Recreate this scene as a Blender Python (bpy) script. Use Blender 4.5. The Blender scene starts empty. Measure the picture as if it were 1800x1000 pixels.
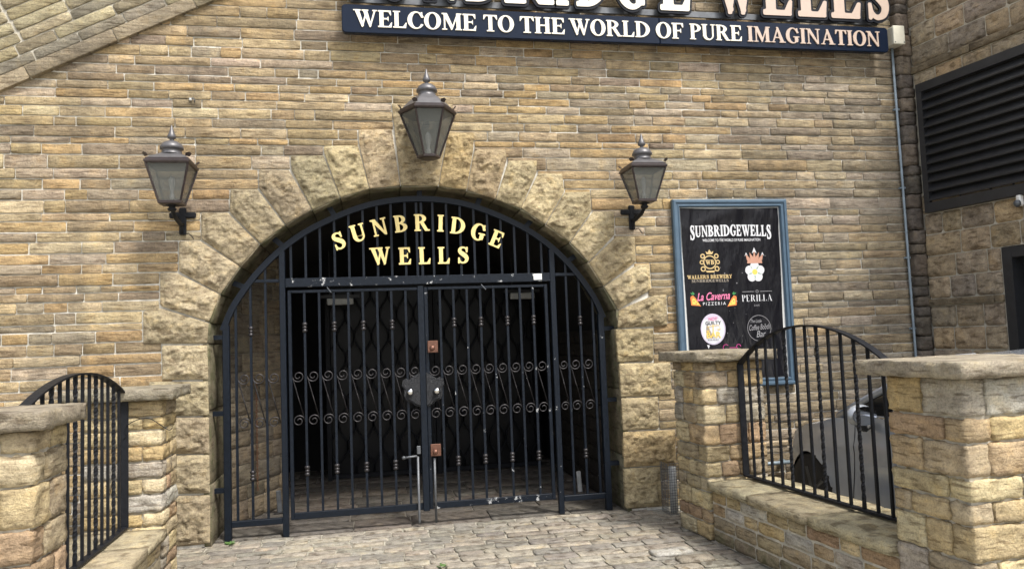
import bpy, bmesh, math, random
import numpy as np
from mathutils import Vector, Matrix, noise
PI = math.pi
R = math.radians
rng = random.Random(7)
scene = bpy.context.scene
COL = scene.collection

# ------------------------------------------------------------------ camera
EYE = 1.6
FPX = 1330.0
YAW, PITCH, ROLL = R(10.73), R(4.06), R(-2.155)
fwd = Vector((math.sin(YAW) * math.cos(PITCH), math.cos(YAW) * math.cos(PITCH), math.sin(PITCH)))
rt0 = Vector((math.cos(YAW), -math.sin(YAW), 0))
up0 = rt0.cross(fwd)
c_, s_ = math.cos(ROLL), math.sin(ROLL)
RT = c_ * rt0 + s_ * up0
UP = -s_ * rt0 + c_ * up0
cam = bpy.data.cameras.new('camera')
cam.sensor_width = 36
cam.lens = FPX / 1800 * 36
cam.clip_start = 0.05
cam.clip_end = 2000
cam_o = bpy.data.objects.new('camera', cam)
COL.objects.link(cam_o)
cam_o.matrix_world = Matrix(((RT.x, UP.x, -fwd.x, 0), (RT.y, UP.y, -fwd.y, 0), (RT.z, UP.z, -fwd.z, EYE), (0, 0, 0, 1)))
scene.camera = cam_o

# ------------------------------------------------------------------ light
SUN_AZ, SUN_EL = R(150), R(56)          # azimuth clockwise from +Y
sun_dir = Vector((math.sin(SUN_AZ) * math.cos(SUN_EL), math.cos(SUN_AZ) * math.cos(SUN_EL), math.sin(SUN_EL)))
world = bpy.data.worlds.new('World')
scene.world = world
world.use_nodes = True
wn, wl = world.node_tree.nodes, world.node_tree.links
wn.clear()
sky = wn.new('ShaderNodeTexSky')
sky.sky_type = 'NISHITA'
sky.sun_disc = False
sky.sun_elevation = SUN_EL
sky.sun_rotation = SUN_AZ
sky.air_density = 1.0
sky.dust_density = 4.0
hs = wn.new('ShaderNodeHueSaturation')
hs.inputs['Saturation'].default_value = 0.45
bgn = wn.new('ShaderNodeBackground')
bgn.inputs['Strength'].default_value = 0.095
wo = wn.new('ShaderNodeOutputWorld')
wl.new(sky.outputs[0], hs.inputs['Color'])
wl.new(hs.outputs[0], bgn.inputs['Color'])
wl.new(bgn.outputs[0], wo.inputs['Surface'])
sun = bpy.data.lights.new('sun', 'SUN')
sun.energy = 1.5
sun.angle = R(10)
sun.color = (1.0, 0.95, 0.86)
sun_o = bpy.data.objects.new('sun', sun)
COL.objects.link(sun_o)
sun_o.rotation_euler = sun_dir.to_track_quat('Z', 'Y').to_euler()
scene.view_settings.view_transform = 'Standard'
scene.view_settings.look = 'None'
scene.view_settings.exposure = 1.45
scene.view_settings.gamma = 1.0
scene.view_settings.use_curve_mapping = False
scene.render.engine = 'CYCLES'
scene.cycles.max_bounces = 8

# ------------------------------------------------------------------ measuring helpers
def ray(px, py):
    return RT * ((px - 900) / FPX) + UP * (-(py - 500) / FPX) + fwd

def at(px, py, Y):                       # a point on the plane y = Y
    r = ray(px, py)
    return Vector((r.x * Y / r.y, Y, EYE + r.z * Y / r.y))

def in_view(p, m=0.03):
    d = Vector(p) - Vector((0, 0, EYE))
    z = d.dot(fwd)
    if z < 0.1:
        return False, 0
    x, y = d.dot(RT) / z * FPX / 1800, d.dot(UP) / z * FPX / 1000
    return abs(x) < .5 + m and abs(y) < .5 + m, z

YF = 6.67                                # facade plane
YG = 6.80                                # gate plane
CX = 0.455                               # arch centre

# ------------------------------------------------------------------ mesh helpers
class MB:
    def __init__(s):
        s.v, s.f, s.t, s.r = [], [], [], []
        s.tint, s.rnd = (.5, .5, .5), 0.0
    def add(s, verts, faces):
        b = len(s.v)
        s.v += [tuple(v) for v in verts]
        s.f += [tuple(i + b for i in f) for f in faces]
        s.t += [s.tint] * len(verts)
        s.r += [s.rnd] * len(verts)
    def box(s, c, d, rot=None):
        x, y, z = d[0] / 2, d[1] / 2, d[2] / 2
        vs = [Vector(p) for p in ((-x, -y, -z), (x, -y, -z), (x, y, -z), (-x, y, -z), (-x, -y, z), (x, -y, z), (x, y, z), (-x, y, z))]
        if rot is not None:
            vs = [rot @ v for v in vs]
        s.add([v + Vector(c) for v in vs], [(0, 3, 2, 1), (4, 5, 6, 7), (0, 1, 5, 4), (1, 2, 6, 5), (2, 3, 7, 6), (3, 0, 4, 7)])
    def bbox(s, c, d, b=.004, rot=None):       # box with chamfered edges
        bm = bmesh.new()
        bmesh.ops.create_cube(bm, size=1)
        for v in bm.verts:
            v.co = Vector((v.co.x * d[0], v.co.y * d[1], v.co.z * d[2]))
        bmesh.ops.bevel(bm, geom=bm.edges[:], offset=min(b, min(d) * .45), segments=1, affect='EDGES')
        bm.verts.index_update()
        vs = [v.co.copy() for v in bm.verts]
        if rot is not None:
            vs = [rot @ v for v in vs]
        s.add([v + Vector(c) for v in vs], [[v.index for v in f.verts] for f in bm.faces])
        bm.free()
    def tube(s, pts, r, n=6, cap=True):
        pts = [Vector(p) for p in pts]
        m = len(pts)
        rs = r if isinstance(r, (list, tuple)) else [r] * m
        ref = None
        vs, fs = [], []
        for i, p in enumerate(pts):
            t = (pts[min(i + 1, m - 1)] - pts[max(i - 1, 0)]).normalized()
            if ref is None:
                ref = Vector((0, 0, 1)) if abs(t.z) < .9 else Vector((1, 0, 0))
            a = t.cross(ref).normalized()
            b = a.cross(t).normalized()
            ref = b
            for k in range(n):
                an = 2 * PI * k / n
                vs.append(p + (a * math.cos(an) + b * math.sin(an)) * rs[i])
        for i in range(m - 1):
            for k in range(n):
                k2 = (k + 1) % n
                fs.append((i * n + k, i * n + k2, (i + 1) * n + k2, (i + 1) * n + k))
        if cap:
            fs.append(tuple(range(n))[::-1])
            fs.append(tuple((m - 1) * n + k for k in range(n)))
        s.add(vs, fs)
    def lathe(s, prof, c=(0, 0, 0), n=12, ang=0.0):     # prof: (radius, z)
        vs, fs = [], []
        for r, z in prof:
            for k in range(n):
                a = ang + 2 * PI * k / n
                vs.append((c[0] + r * math.cos(a), c[1] + r * math.sin(a), c[2] + z))
        for i in range(len(prof) - 1):
            for k in range(n):
                k2 = (k + 1) % n
                fs.append((i * n + k, i * n + k2, (i + 1) * n + k2, (i + 1) * n + k))
        fs.append(tuple(range(n))[::-1])
        fs.append(tuple((len(prof) - 1) * n + k for k in range(n)))
        s.add(vs, fs)
    def strip(s, pts, side, w, t):              # flat strap along pts; side = wide axis, t = thickness across
        pts = [Vector(p) for p in pts]
        side = Vector(side).normalized()
        vs, fs = [], []
        m = len(pts)
        for i, p in enumerate(pts):
            tg = (pts[min(i + 1, m - 1)] - pts[max(i - 1, 0)]).normalized()
            nn = tg.cross(side).normalized()
            for a, b in ((-1, -1), (1, -1), (1, 1), (-1, 1)):
                vs.append(p + side * (a * w / 2) + nn * (b * t / 2))
        for i in range(m - 1):
            for k in range(4):
                k2 = (k + 1) % 4
                fs.append((i * 4 + k, i * 4 + k2, i * 4 + 4 + k2, i * 4 + 4 + k))
        fs.append((3, 2, 1, 0))
        fs.append(tuple((m - 1) * 4 + k for k in range(4)))
        s.add(vs, fs)
    def build(s, name, mat, parent=None, smooth=False, attrs=False):
        n = len(s.v)
        a = np.array(s.v)
        c = (a.min(0) + a.max(0)) / 2
        base = Vector(c)
        me = bpy.data.meshes.new(name)
        me.from_pydata([tuple(x) for x in (a - c)], [], s.f)
        if attrs:
            ca = me.color_attributes.new('tint', 'FLOAT_COLOR', 'POINT')
            ca.data.foreach_set('color', np.concatenate([np.array(s.t), np.ones((n, 1))], 1).ravel())
            ra = me.attributes.new('rnd', 'FLOAT', 'POINT')
            ra.data.foreach_set('value', np.array(s.r, dtype=float))
        if smooth:
            me.polygons.foreach_set('use_smooth', [True] * len(me.polygons))
        me.materials.append(mat)
        me.update()
        o = bpy.data.objects.new(name, me)
        COL.objects.link(o)
        o.location = base
        if parent is not None:
            o.parent = parent
            o.location = base - wloc(parent)
        return o

def wloc(o):
    p = Vector(o.location)
    while o.parent:
        o = o.parent
        p += Vector(o.location)
    return p

def empty(name, loc):
    o = bpy.data.objects.new(name, None)
    o.empty_display_size = .1
    o.location = loc
    COL.objects.link(o)
    return o

def tag(o, label=None, cat=None, group=None, kind=None):
    if label: o['label'] = label
    if cat: o['category'] = cat
    if group: o['group'] = group
    if kind: o['kind'] = kind
    return o

def thing(name, label, cat, loc, group=None):
    return tag(empty(name, loc), label, cat, group)

# ------------------------------------------------------------------ materials
def new_mat(name):
    m = bpy.data.materials.new(name)
    m.use_nodes = True
    nt = m.node_tree
    return m, nt, nt.nodes['Principled BSDF'], nt.nodes, nt.links

def mix_rgb(n, l, a, b, fac, mode='MIX'):
    x = n.new('ShaderNodeMix')
    x.data_type = 'RGBA'
    x.blend_type = mode
    for sock, val in ((x.inputs[6], a), (x.inputs[7], b), (x.inputs[0], fac)):
        if hasattr(val, 'is_linked'):
            l.new(val, sock)
        elif isinstance(val, (int, float)):
            sock.default_value = val
        else:
            sock.default_value = (*val, 1)
    return x.outputs[2]

def ramp(n, l, src, stops):
    r = n.new('ShaderNodeValToRGB')
    el = r.color_ramp.elements
    while len(el) < len(stops):
        el.new(.5)
    for e, (p, v) in zip(el, stops):
        e.position = p
        e.color = (v, v, v, 1) if isinstance(v, (int, float)) else (*v, 1)
    l.new(src, r.inputs[0])
    return r.outputs[0]

def noise_tex(n, l, vec, scale, detail=4, rough=.6):
    t = n.new('ShaderNodeTexNoise')
    t.inputs['Scale'].default_value = scale
    t.inputs['Detail'].default_value = detail
    t.inputs['Roughness'].default_value = rough
    l.new(vec, t.inputs['Vector'])
    return t.outputs['Fac']

def vmath(n, l, op, a, b):
    v = n.new('ShaderNodeVectorMath')
    v.operation = op
    for sock, val in ((v.inputs[0], a), (v.inputs[1], b)):
        if hasattr(val, 'is_linked'):
            l.new(val, sock)
        else:
            sock.default_value = val
    return v.outputs[0]

def stone_mat(name, strata=(6.5, 6.5, 32), soot=.45, soot_col=(.045, .042, .036), bump=.5, moss=0.0, pit=.25, streak=0.0):
    m, nt, b, n, l = new_mat(name)
    geo = n.new('ShaderNodeNewGeometry').outputs['Position']
    at_ = n.new('ShaderNodeAttribute'); at_.attribute_name = 'tint'
    rn = n.new('ShaderNodeAttribute'); rn.attribute_name = 'rnd'
    off = n.new('ShaderNodeVectorMath'); off.operation = 'SCALE'
    off.inputs[0].default_value = (31, 17, 53)
    l.new(rn.outputs['Fac'], off.inputs['Scale'])
    p = vmath(n, l, 'ADD', geo, off.outputs[0])
    ps = vmath(n, l, 'MULTIPLY', p, strata)
    st = noise_tex(n, l, ps, 1.0, 5, .65)
    gr = noise_tex(n, l, p, 95, 3, .7)
    pa = noise_tex(n, l, p, 9, 4, .6)
    big = noise_tex(n, l, geo, .9, 5, .62)
    fine = noise_tex(n, l, p, 28, 6, .72)
    col = mix_rgb(n, l, at_.outputs['Color'], ramp(n, l, st, [(.30, (.60, .57, .53)), (.52, (1, 1, 1)), (.75, (1.22, 1.19, 1.10))]), 1.0, 'MULTIPLY')
    ln_ = noise_tex(n, l, vmath(n, l, 'MULTIPLY', p, (strata[0] * 1.0, strata[1] * 1.0, strata[2] * 2.4)), 1.0, 2, .5)
    col = mix_rgb(n, l, col, ramp(n, l, ln_, [(.34, (.50, .46, .42)), (.43, (1, 1, 1)), (.70, (1.08, 1.06, 1.02))]), .85, 'MULTIPLY')
    col = mix_rgb(n, l, col, ramp(n, l, pa, [(.3, (.74, .72, .72)), (.55, (1, 1, 1)), (.75, (1.15, 1.05, .88))]), .85, 'MULTIPLY')
    col = mix_rgb(n, l, col, ramp(n, l, gr, [(.28, .58), (.5, 1.0), (.72, 1.25)]), .9, 'MULTIPLY')
    sm = n.new('ShaderNodeMath'); sm.operation = 'MULTIPLY'
    l.new(ramp(n, l, big, [(.42, 0.0), (.68, 1.0)]), sm.inputs[0])
    l.new(ramp(n, l, fine, [(.32, 0.1), (.62, 1.0)]), sm.inputs[1])
    sf = n.new('ShaderNodeMath'); sf.operation = 'MULTIPLY'
    l.new(sm.outputs[0], sf.inputs[0]); sf.inputs[1].default_value = soot
    col = mix_rgb(n, l, col, soot_col, sf.outputs[0])
    pm = n.new('ShaderNodeMath'); pm.operation = 'MULTIPLY'
    l.new(ramp(n, l, fine, [(.30, 1.0), (.40, 0.0)]), pm.inputs[0]); pm.inputs[1].default_value = pit
    col = mix_rgb(n, l, col, (.06, .05, .04), pm.outputs[0])
    if streak:
        sk = noise_tex(n, l, vmath(n, l, 'MULTIPLY', geo, (3.2, 3.2, .30)), 1.0, 4, .6)
        k2 = n.new('ShaderNodeMath'); k2.operation = 'MULTIPLY'
        l.new(ramp(n, l, sk, [(.50, 0.0), (.66, 1.0)]), k2.inputs[0]); k2.inputs[1].default_value = streak
        col = mix_rgb(n, l, col, (.085, .078, .065), k2.outputs[0])
    if moss:
        mm = n.new('ShaderNodeMath'); mm.operation = 'MULTIPLY'
        l.new(ramp(n, l, pa, [(.45, 0.0), (.65, 1.0)]), mm.inputs[0]); mm.inputs[1].default_value = moss
        col = mix_rgb(n, l, col, (.075, .085, .04), mm.outputs[0])
    l.new(col, b.inputs['Base Color'])
    b.inputs['Roughness'].default_value = .9
    b.inputs['Specular IOR Level'].default_value = .25
    h1 = n.new('ShaderNodeMath'); h1.operation = 'MULTIPLY_ADD'
    l.new(st, h1.inputs[0]); h1.inputs[1].default_value = .9; l.new(fine, h1.inputs[2])
    bp = n.new('ShaderNodeBump')
    bp.inputs['Strength'].default_value = bump
    bp.inputs['Distance'].default_value = .02
    l.new(h1.outputs[0], bp.inputs['Height'])
    l.new(bp.outputs[0], b.inputs['Normal'])
    return m

def plain(name, col, rough=.5, metal=0.0, var=.15, scale=14, bump=.0, coat=0.0, spec=.5):
    m, nt, b, n, l = new_mat(name)
    geo = n.new('ShaderNodeNewGeometry').outputs['Position']
    t = noise_tex(n, l, geo, scale, 5, .65)
    c = mix_rgb(n, l, (*col,), ramp(n, l, t, [(.3, 1 - var), (.7, 1 + var)]), 1.0, 'MULTIPLY')
    l.new(c, b.inputs['Base Color'])
    b.inputs['Roughness'].default_value = rough
    b.inputs['Metallic'].default_value = metal
    b.inputs['Coat Weight'].default_value = coat
    b.inputs['Specular IOR Level'].default_value = spec
    if bump:
        bp = n.new('ShaderNodeBump')
        bp.inputs['Strength'].default_value = bump
        bp.inputs['Distance'].default_value = .01
        t2 = noise_tex(n, l, geo, scale * 4, 4, .7)
        l.new(t2, bp.inputs['Height'])
        l.new(bp.outputs[0], b.inputs['Normal'])
    return m

def painted_iron(name, col, chip=.66, rough=.42, chipcol=(.30, .31, .32)):
    m, nt, b, n, l = new_mat(name)
    geo = n.new('ShaderNodeNewGeometry').outputs['Position']
    t = noise_tex(n, l, geo, 11, 6, .7)
    t2 = noise_tex(n, l, geo, 45, 3, .6)
    base = mix_rgb(n, l, col, ramp(n, l, t2, [(.3, .75), (.7, 1.35)]), 1.0, 'MULTIPLY')
    c = mix_rgb(n, l, base, chipcol, ramp(n, l, t, [(chip, 0.0), (chip + .015, 1.0)]))
    l.new(c, b.inputs['Base Color'])
    l.new(ramp(n, l, t2, [(.3, rough - .08), (.7, rough + .15)]), b.inputs['Roughness'])
    b.inputs['Specular IOR Level'].default_value = .24
    bp = n.new('ShaderNodeBump'); bp.inputs['Strength'].default_value = .15; bp.inputs['Distance'].default_value = .004
    l.new(t2, bp.inputs['Height']); l.new(bp.outputs[0], b.inputs['Normal'])
    return m

M_wall = stone_mat('facade_sandstone', soot=.42, bump=.8, pit=.4, streak=.32)
M_arch = stone_mat('arch_sandstone', strata=(11, 11, 15), soot=.40, bump=1.0, pit=.25)
M_jamb = stone_mat('jamb_sandstone', strata=(11, 11, 15), soot=.30, bump=1.0, pit=.40, moss=.0)
M_pier = stone_mat('pier_sandstone', strata=(8, 8, 24), soot=.28, bump=.75, pit=.3)
M_side = stone_mat('brown_ashlar', strata=(10, 10, 14), soot=.50, bump=.8, pit=.4)
M_cap = stone_mat('cap_stone', strata=(9, 9, 22), soot=.45, bump=.8, pit=.3, moss=.15)
M_sett = stone_mat('sett_stone', strata=(13, 13, 13), soot=.40, bump=.6, pit=.35)
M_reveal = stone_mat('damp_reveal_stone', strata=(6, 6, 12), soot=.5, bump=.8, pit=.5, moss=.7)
M_inner = stone_mat('passage_stone', strata=(6, 6, 20), soot=.35, bump=.7, pit=.35)
M_mortar = plain('mortar', (.62, .60, .54), .95, var=.35, scale=16, bump=.5)
M_mortar_p = plain('pier_mortar', (.46, .43, .36), .95, var=.3, scale=14, bump=.6)
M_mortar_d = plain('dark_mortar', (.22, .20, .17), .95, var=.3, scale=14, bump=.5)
M_joint = plain('sett_joint_grit', (.33, .31, .255), .95, var=.55, scale=20, bump=.6)
M_iron = painted_iron('navy_gate_paint', (.0048, .0082, .0145), chip=.735)
M_iron_w = painted_iron('worn_navy_gate_paint', (.0048, .0082, .0145), chip=.655, chipcol=(.34, .35, .36))
M_iron_c = painted_iron('chipped_navy_gate_paint', (.0048, .0082, .0145), chip=.615, chipcol=(.36, .37, .38))
M_rail = painted_iron('black_railing_paint', (.008, .009, .012), chip=.76, rough=.48)
M_knob = plain('worn_steel_collar', (.045, .043, .046), .42, .6, var=.3)
M_gold = plain('pale_gold_paint', (.78, .63, .26), .45, var=.05)
M_lamp = plain('lamp_copper_brown', (.040, .030, .030), .38, .2, var=.3, scale=20)
M_lamproof = plain('lamp_roof_grey', (.115, .113, .12), .42, .35, var=.15, scale=20)
M_black = plain('black_cast_iron', (.008, .009, .012), .6, var=.3, spec=.25)
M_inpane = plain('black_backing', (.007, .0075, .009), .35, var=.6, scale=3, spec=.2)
M_navy = plain('sign_navy_gloss', (.006, .012, .028), .24, var=.06, scale=5, spec=.2)
M_navyside = plain('letter_navy_edge', (.005, .007, .013), .5, var=.1, spec=.2)
M_cream = plain('letter_cream', (.82, .77, .66), .35, var=.03)
M_white = plain('letter_white', (.82, .82, .80), .4, var=.03)
M_rose = plain('letter_rose_tint', (.52, .41, .34), .35, var=.05)  # rose tone for the last tagline word and the right-hand big letters
M_steel = plain('galvanised_steel', (.12, .128, .14), .5, .5, var=.25)
M_conduit = plain('conduit_grey', (.24, .30, .35), .45, .2, var=.2)
M_box = plain('junction_box_plastic', (.62, .60, .50), .5, var=.15, scale=9)
M_frame = plain('blue_grey_frame_paint', (.07, .118, .172), .45, var=.12, scale=9)
M_board = plain('white_board', (.62, .63, .62), .6, var=.1)
M_louvre = plain('dark_louvre_paint', (.020, .021, .024), .5, var=.3, scale=8)
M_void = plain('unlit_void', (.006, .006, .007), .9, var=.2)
M_vault = plain('shade_dark_vault', (.009, .008, .008), .95, var=.5, scale=6, bump=.6)  # near-black colour carries the shade of the deep passage
M_copper = plain('copper_plate', (.17, .085, .06), .42, .6, var=.25, scale=30)
M_lock = plain('cast_lock_plate', (.035, .037, .042), .38, .5, var=.6, scale=90, bump=1.0)
M_glass_d = plain('dark_glass', (.006, .007, .009), .06, var=.1)
M_weed = plain('weed_leaf', (.07, .14, .03), .6, var=.3, scale=60)
M_fit = plain('light_fitting_grey', (.50, .51, .50), .6, var=.15)
M_rust = plain('rusty_chain', (.16, .07, .035), .8, var=.4, scale=60)
M_tyre = plain('tyre_rubber', (.012, .012, .013), .8)
M_plast = plain('black_plastic', (.012, .013, .015), .5)
M_alloy = plain('alloy_wheel', (.09, .093, .10), .35, .8)
M_carpaint = plain('silver_car_paint', (.31, .335, .375), .22, .25, var=.02, coat=.5)
M_chrome = plain('chrome', (.75, .76, .78), .08, 1.0, var=.02)

def glass_mat(name, col, rough=.05, alpha=.4):
    m, nt, b, n, l = new_mat(name)
    b.inputs['Base Color'].default_value = (*col, 1)
    b.inputs['Roughness'].default_value = rough
    b.inputs['Alpha'].default_value = alpha
    return m
M_pane = glass_mat('dusty_lamp_glass', (.13, .14, .135), .10, .42)
M_bulb = glass_mat('bulb_glass', (.80, .80, .76), .15, .95)

def banner_mat():
    m, nt, b, n, l = new_mat('black_vinyl')
    b.inputs['Base Color'].default_value = (.007, .007, .010, 1)
    b.inputs['Roughness'].default_value = .33
    b.inputs['Specular IOR Level'].default_value = .25
    geo = n.new('ShaderNodeNewGeometry').outputs['Position']
    t = noise_tex(n, l, vmath(n, l, 'MULTIPLY', geo, (5, 1, 2.2)), 1.6, 3, .5)
    bp = n.new('ShaderNodeBump'); bp.inputs['Strength'].default_value = .9; bp.inputs['Distance'].default_value = .03
    l.new(t, bp.inputs['Height']); l.new(bp.outputs[0], b.inputs['Normal'])
    return m
M_vinyl = banner_mat()
def ink(name, col):
    return plain('print_' + name, col, .5, var=.03)
I_white, I_gold, I_pink, I_grey = ink('white', (.66, .67, .71)), ink('gold', (.55, .41, .20)), ink('pink', (.80, .22, .40)), ink('grey', (.30, .30, .32))
I_orange, I_yellow, I_green, I_copper, I_mag = ink('orange', (.75, .22, .06)), ink('yellow', (.85, .58, .12)), ink('green', (.05, .25, .08)), ink('copper', (.52, .28, .20)), ink('magenta', (.45, .05, .22))
I_black, I_dim, I_lilac = ink('black', (.02, .02, .02)), ink('dim', (.33, .29, .24)), ink('lilac', (.55, .50, .62))

def sd_poly(px, py, poly):
    d = np.full(px.shape, 1e9)
    s = np.ones(px.shape)
    n = len(poly)
    for i in range(n):
        ax, ay = poly[i]; bx, by = poly[i - 1]
        ex, ey = bx - ax, by - ay
        wx, wy = px - ax, py - ay
        t = np.clip((wx * ex + wy * ey) / (ex * ex + ey * ey + 1e-12), 0, 1)
        d = np.minimum(d, (wx - ex * t) ** 2 + (wy - ey * t) ** 2)
        c1 = py >= ay; c2 = py < by; c3 = ex * wy > ey * wx
        flip = (c1 & c2 & c3) | (~c1 & ~c2 & ~c3)
        s = np.where(flip, -s, s)
    return s * np.sqrt(d)
def field_mesh(x, y, d, off):
    """filled iso-region d < off as flat polygons + its rim edges (2-D)"""
    d = d - off
    d = np.where(np.abs(d) < 1e-6, 1e-6, d)
    vid, vs, fs, rim = {}, [], [], []
    def nv(key, p):
        if key not in vid:
            vid[key] = len(vs); vs.append(p)
        return vid[key]
    H, Wd = d.shape
    ins = d < 0
    for j in range(H - 1):
        row = ins[j, :-1] | ins[j, 1:] | ins[j + 1, :-1] | ins[j + 1, 1:]
        for i in np.nonzero(row)[0]:
            cs_ = [(i, j), (i + 1, j), (i + 1, j + 1), (i, j + 1)]
            poly, cr = [], []
            for a in range(4):
                p, q = cs_[a], cs_[(a + 1) % 4]
                dp, dq = d[p[1], p[0]], d[q[1], q[0]]
                if dp < 0:
                    poly.append(nv(('n', *map(int, p)), (x[p[0]], y[p[1]])))
                if (dp < 0) != (dq < 0):
                    t = dp / (dp - dq)
                    key = ('e', *map(int, min(p, q)), *map(int, max(p, q)))
                    v = nv(key, (x[p[0]] + (x[q[0]] - x[p[0]]) * t, y[p[1]] + (y[q[1]] - y[p[1]]) * t))
                    poly.append(v)
                    cr.append((v, dp < 0))
            if len(poly) >= 3:
                fs.append(poly)
            if len(cr) == 2:
                o_, i_ = (cr[0][0], cr[1][0]) if cr[0][1] else (cr[1][0], cr[0][0])
                rim.append((o_, i_))
    return vs, fs, rim
# ------------------------------------------------------------------ stone makers
PAL_WALL = [(0.41, 0.318, 0.187), (0.376, 0.293, 0.172), (0.465, 0.37, 0.229), (0.332, 0.261, 0.166), (0.41, 0.329, 0.208), (0.498, 0.407, 0.265), (0.31, 0.245, 0.156), (0.288, 0.235, 0.172), (0.41, 0.293, 0.156), (0.366, 0.308, 0.224), (0.443, 0.324, 0.177), (0.443, 0.365, 0.276)]
PAL_PIER = [(0.528, 0.429, 0.259), (0.484, 0.396, 0.242), (0.583, 0.506, 0.341), (0.44, 0.369, 0.248), (0.517, 0.402, 0.22), (0.484, 0.462, 0.407), (0.572, 0.484, 0.297), (0.374, 0.314, 0.22), (0.462, 0.352, 0.22), (0.407, 0.374, 0.314), (0.396, 0.286, 0.187)]
PAL_SIDE = [(.43, .345, .235), (.47, .375, .25), (.37, .31, .23), (.43, .345, .24), (.49, .375, .23), (.39, .325, .24), (.33, .285, .23)]
PAL_SETT = [(0.316, 0.29, 0.245), (0.281, 0.264, 0.228), (0.345, 0.313, 0.262), (0.263, 0.249, 0.222), (0.304, 0.288, 0.251), (0.363, 0.331, 0.274)]
def pick(pal, v=.07):
    c = rng.choice(pal)
    k = 1 + rng.uniform(-v, v) * 1.6
    return tuple(max(.01, x * k * (1 + rng.uniform(-v, v) * .25)) for x in c)

def facets(x):
    d, pts = noise.voronoi(x)
    p = pts[0]
    sl = noise.noise_vector(p * 3.7 + Vector((11.3, 4.1, 7.7)))
    return .55 * noise.noise(p * 5.3 + Vector((2.2, 9.1, 3.3))) + .9 * sl.dot(x - p)

def face_stone(mb, O, U, N, V, w, h, proud=.014, amp=.006, edge=.009, back=-.02, nx=None, nz=None, jit=.004, cut=None):
    """a slab-like stone set in a wall: O = centre on the wall plane, U along, V up, N outward"""
    nx = nx or max(4, min(9, int(w / .055) + 2))
    nz = nz or max(3, min(7, int(h / .045) + 2))
    e = min(edge, w * .2, h * .2)
    us = [-w / 2] + [-w / 2 + e + (w - 2 * e) * i / (nx - 2) for i in range(nx - 1)] + [w / 2]
    zs = [-h / 2] + [-h / 2 + e + (h - 2 * e) * i / (nz - 2) for i in range(nz - 1)] + [h / 2]
    sd = rng.uniform(0, 500)
    tilt = rng.uniform(-.004, .004)
    tv = rng.uniform(-.05, .02)
    P = {}
    vs, fs = [], []
    for j, z in enumerate(zs):
        for i, u in enumerate(us):
            bu = i in (0, nx); bz = j in (0, nz)
            q = Vector((u * 9, sd, z * 13))
            uu, zz = u, z
            ju = noise.noise(Vector((sd, z * 14, 1.3))) * jit
            jz = noise.noise(Vector((u * 9, sd, 4.1))) * jit
            if bu: uu += ju
            if bz: zz += jz
            if bu and bz:
                uu *= 1 - e * .8 / w * 2 if w > 0 else 1
                zz *= 1 - e * .5 / h * 2
            d = proud + tilt + tv * z + amp * (noise.noise(q) + .6 * noise.noise(q * 2.7))
            if bu or bz:
                d = min(d, proud + .001) - e * .42
            vs.append(O + U * uu + V * zz + N * d)
            P[(i, j)] = len(vs) - 1
    for j in range(nz):
        for i in range(nx):
            fs.append((P[(i, j)], P[(i + 1, j)], P[(i + 1, j + 1)], P[(i, j + 1)]))
    loop = [P[(i, 0)] for i in range(nx)] + [P[(nx, j)] for j in range(nz)] + [P[(i, nz)] for i in range(nx, 0, -1)] + [P[(0, j)] for j in range(nz, 0, -1)]
    b0 = len(vs)
    m = len(loop)
    for k in loop:
        vs.append(Vector(vs[k]))
    for k in loop:
        p = Vector(vs[k])
        dd = (p - O).dot(N)
        vs.append(p + N * (back - dd))
    for k in range(m):
        k2 = (k + 1) % m
        fs.append((b0 + k2, b0 + k, b0 + m + k, b0 + m + k2))
    # keep outward winding
    if U.cross(V).dot(N) < 0:
        fs = [f[::-1] for f in fs]
    mb.add(vs, fs)

def poly_stone(mb, poly, O, U, N, V, proud=.03, margin=.022, rough=.03, back=-.03, step=.03, sd=None, res=.016, fine=1.0):
    """a dressed block: polygon outline (u,v) list, chiselled margin, rock-faced panel"""
    sd = rng.uniform(0, 500) if sd is None else sd
    P = [(p[0], p[1]) for p in poly]
    x0, x1 = min(p[0] for p in P), max(p[0] for p in P)
    y0, y1 = min(p[1] for p in P), max(p[1] for p in P)
    gx, gy = np.arange(x0 - res, x1 + 2 * res, res), np.arange(y0 - res, y1 + 2 * res, res)
    GX, GY = np.meshgrid(gx, gy)
    D = sd_poly(GX, GY, P)
    v2, f2, rim = field_mesh(gx, gy, D, 0.0)
    if not v2:
        return
    A = np.array(v2)
    dist = -sd_poly(A[:, 0], A[:, 1], P)
    offc = Vector((rng.uniform(-.02, .02), rng.uniform(-.02, .02)))
    vs = []
    for (a, b), dd in zip(v2, dist):
        x = Vector((a * 8, b * 8, sd))
        g = max(0, min(1, (dd - margin * (.85 + .5 * noise.noise(x * 2))) / .012))
        nn = .45 * noise.noise(x) + .75 * facets(x * 1.25) + .55 * facets(x * 2.9) + .25 * noise.noise(x * 6.5) * fine
        d = proud + .003 * noise.noise(x * 4) + rough * max(-.35, .42 + .85 * nn) * g
        if dd < .012:
            d -= .010 * (1 - max(dd, 0) / .012)
        vs.append(O + U * a + V * b + N * d)
    n = len(vs)
    fs = [tuple(f) for f in f2]
    vs2 = [Vector(v) for v in vs] + [O + U * a + V * b + N * back for a, b in v2]
    fs += [(n + b, n + a, 2 * n + a, 2 * n + b) for a, b in rim]
    if U.cross(V).dot(N) < 0:
        fs = [f[::-1] for f in fs]
    used = sorted(set(k for f in fs for k in f))
    allv = vs + vs2
    remap = {k: i for i, k in enumerate(used)}
    mb.add([allv[k] for k in used], [tuple(remap[k] for k in f) for f in fs])

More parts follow.
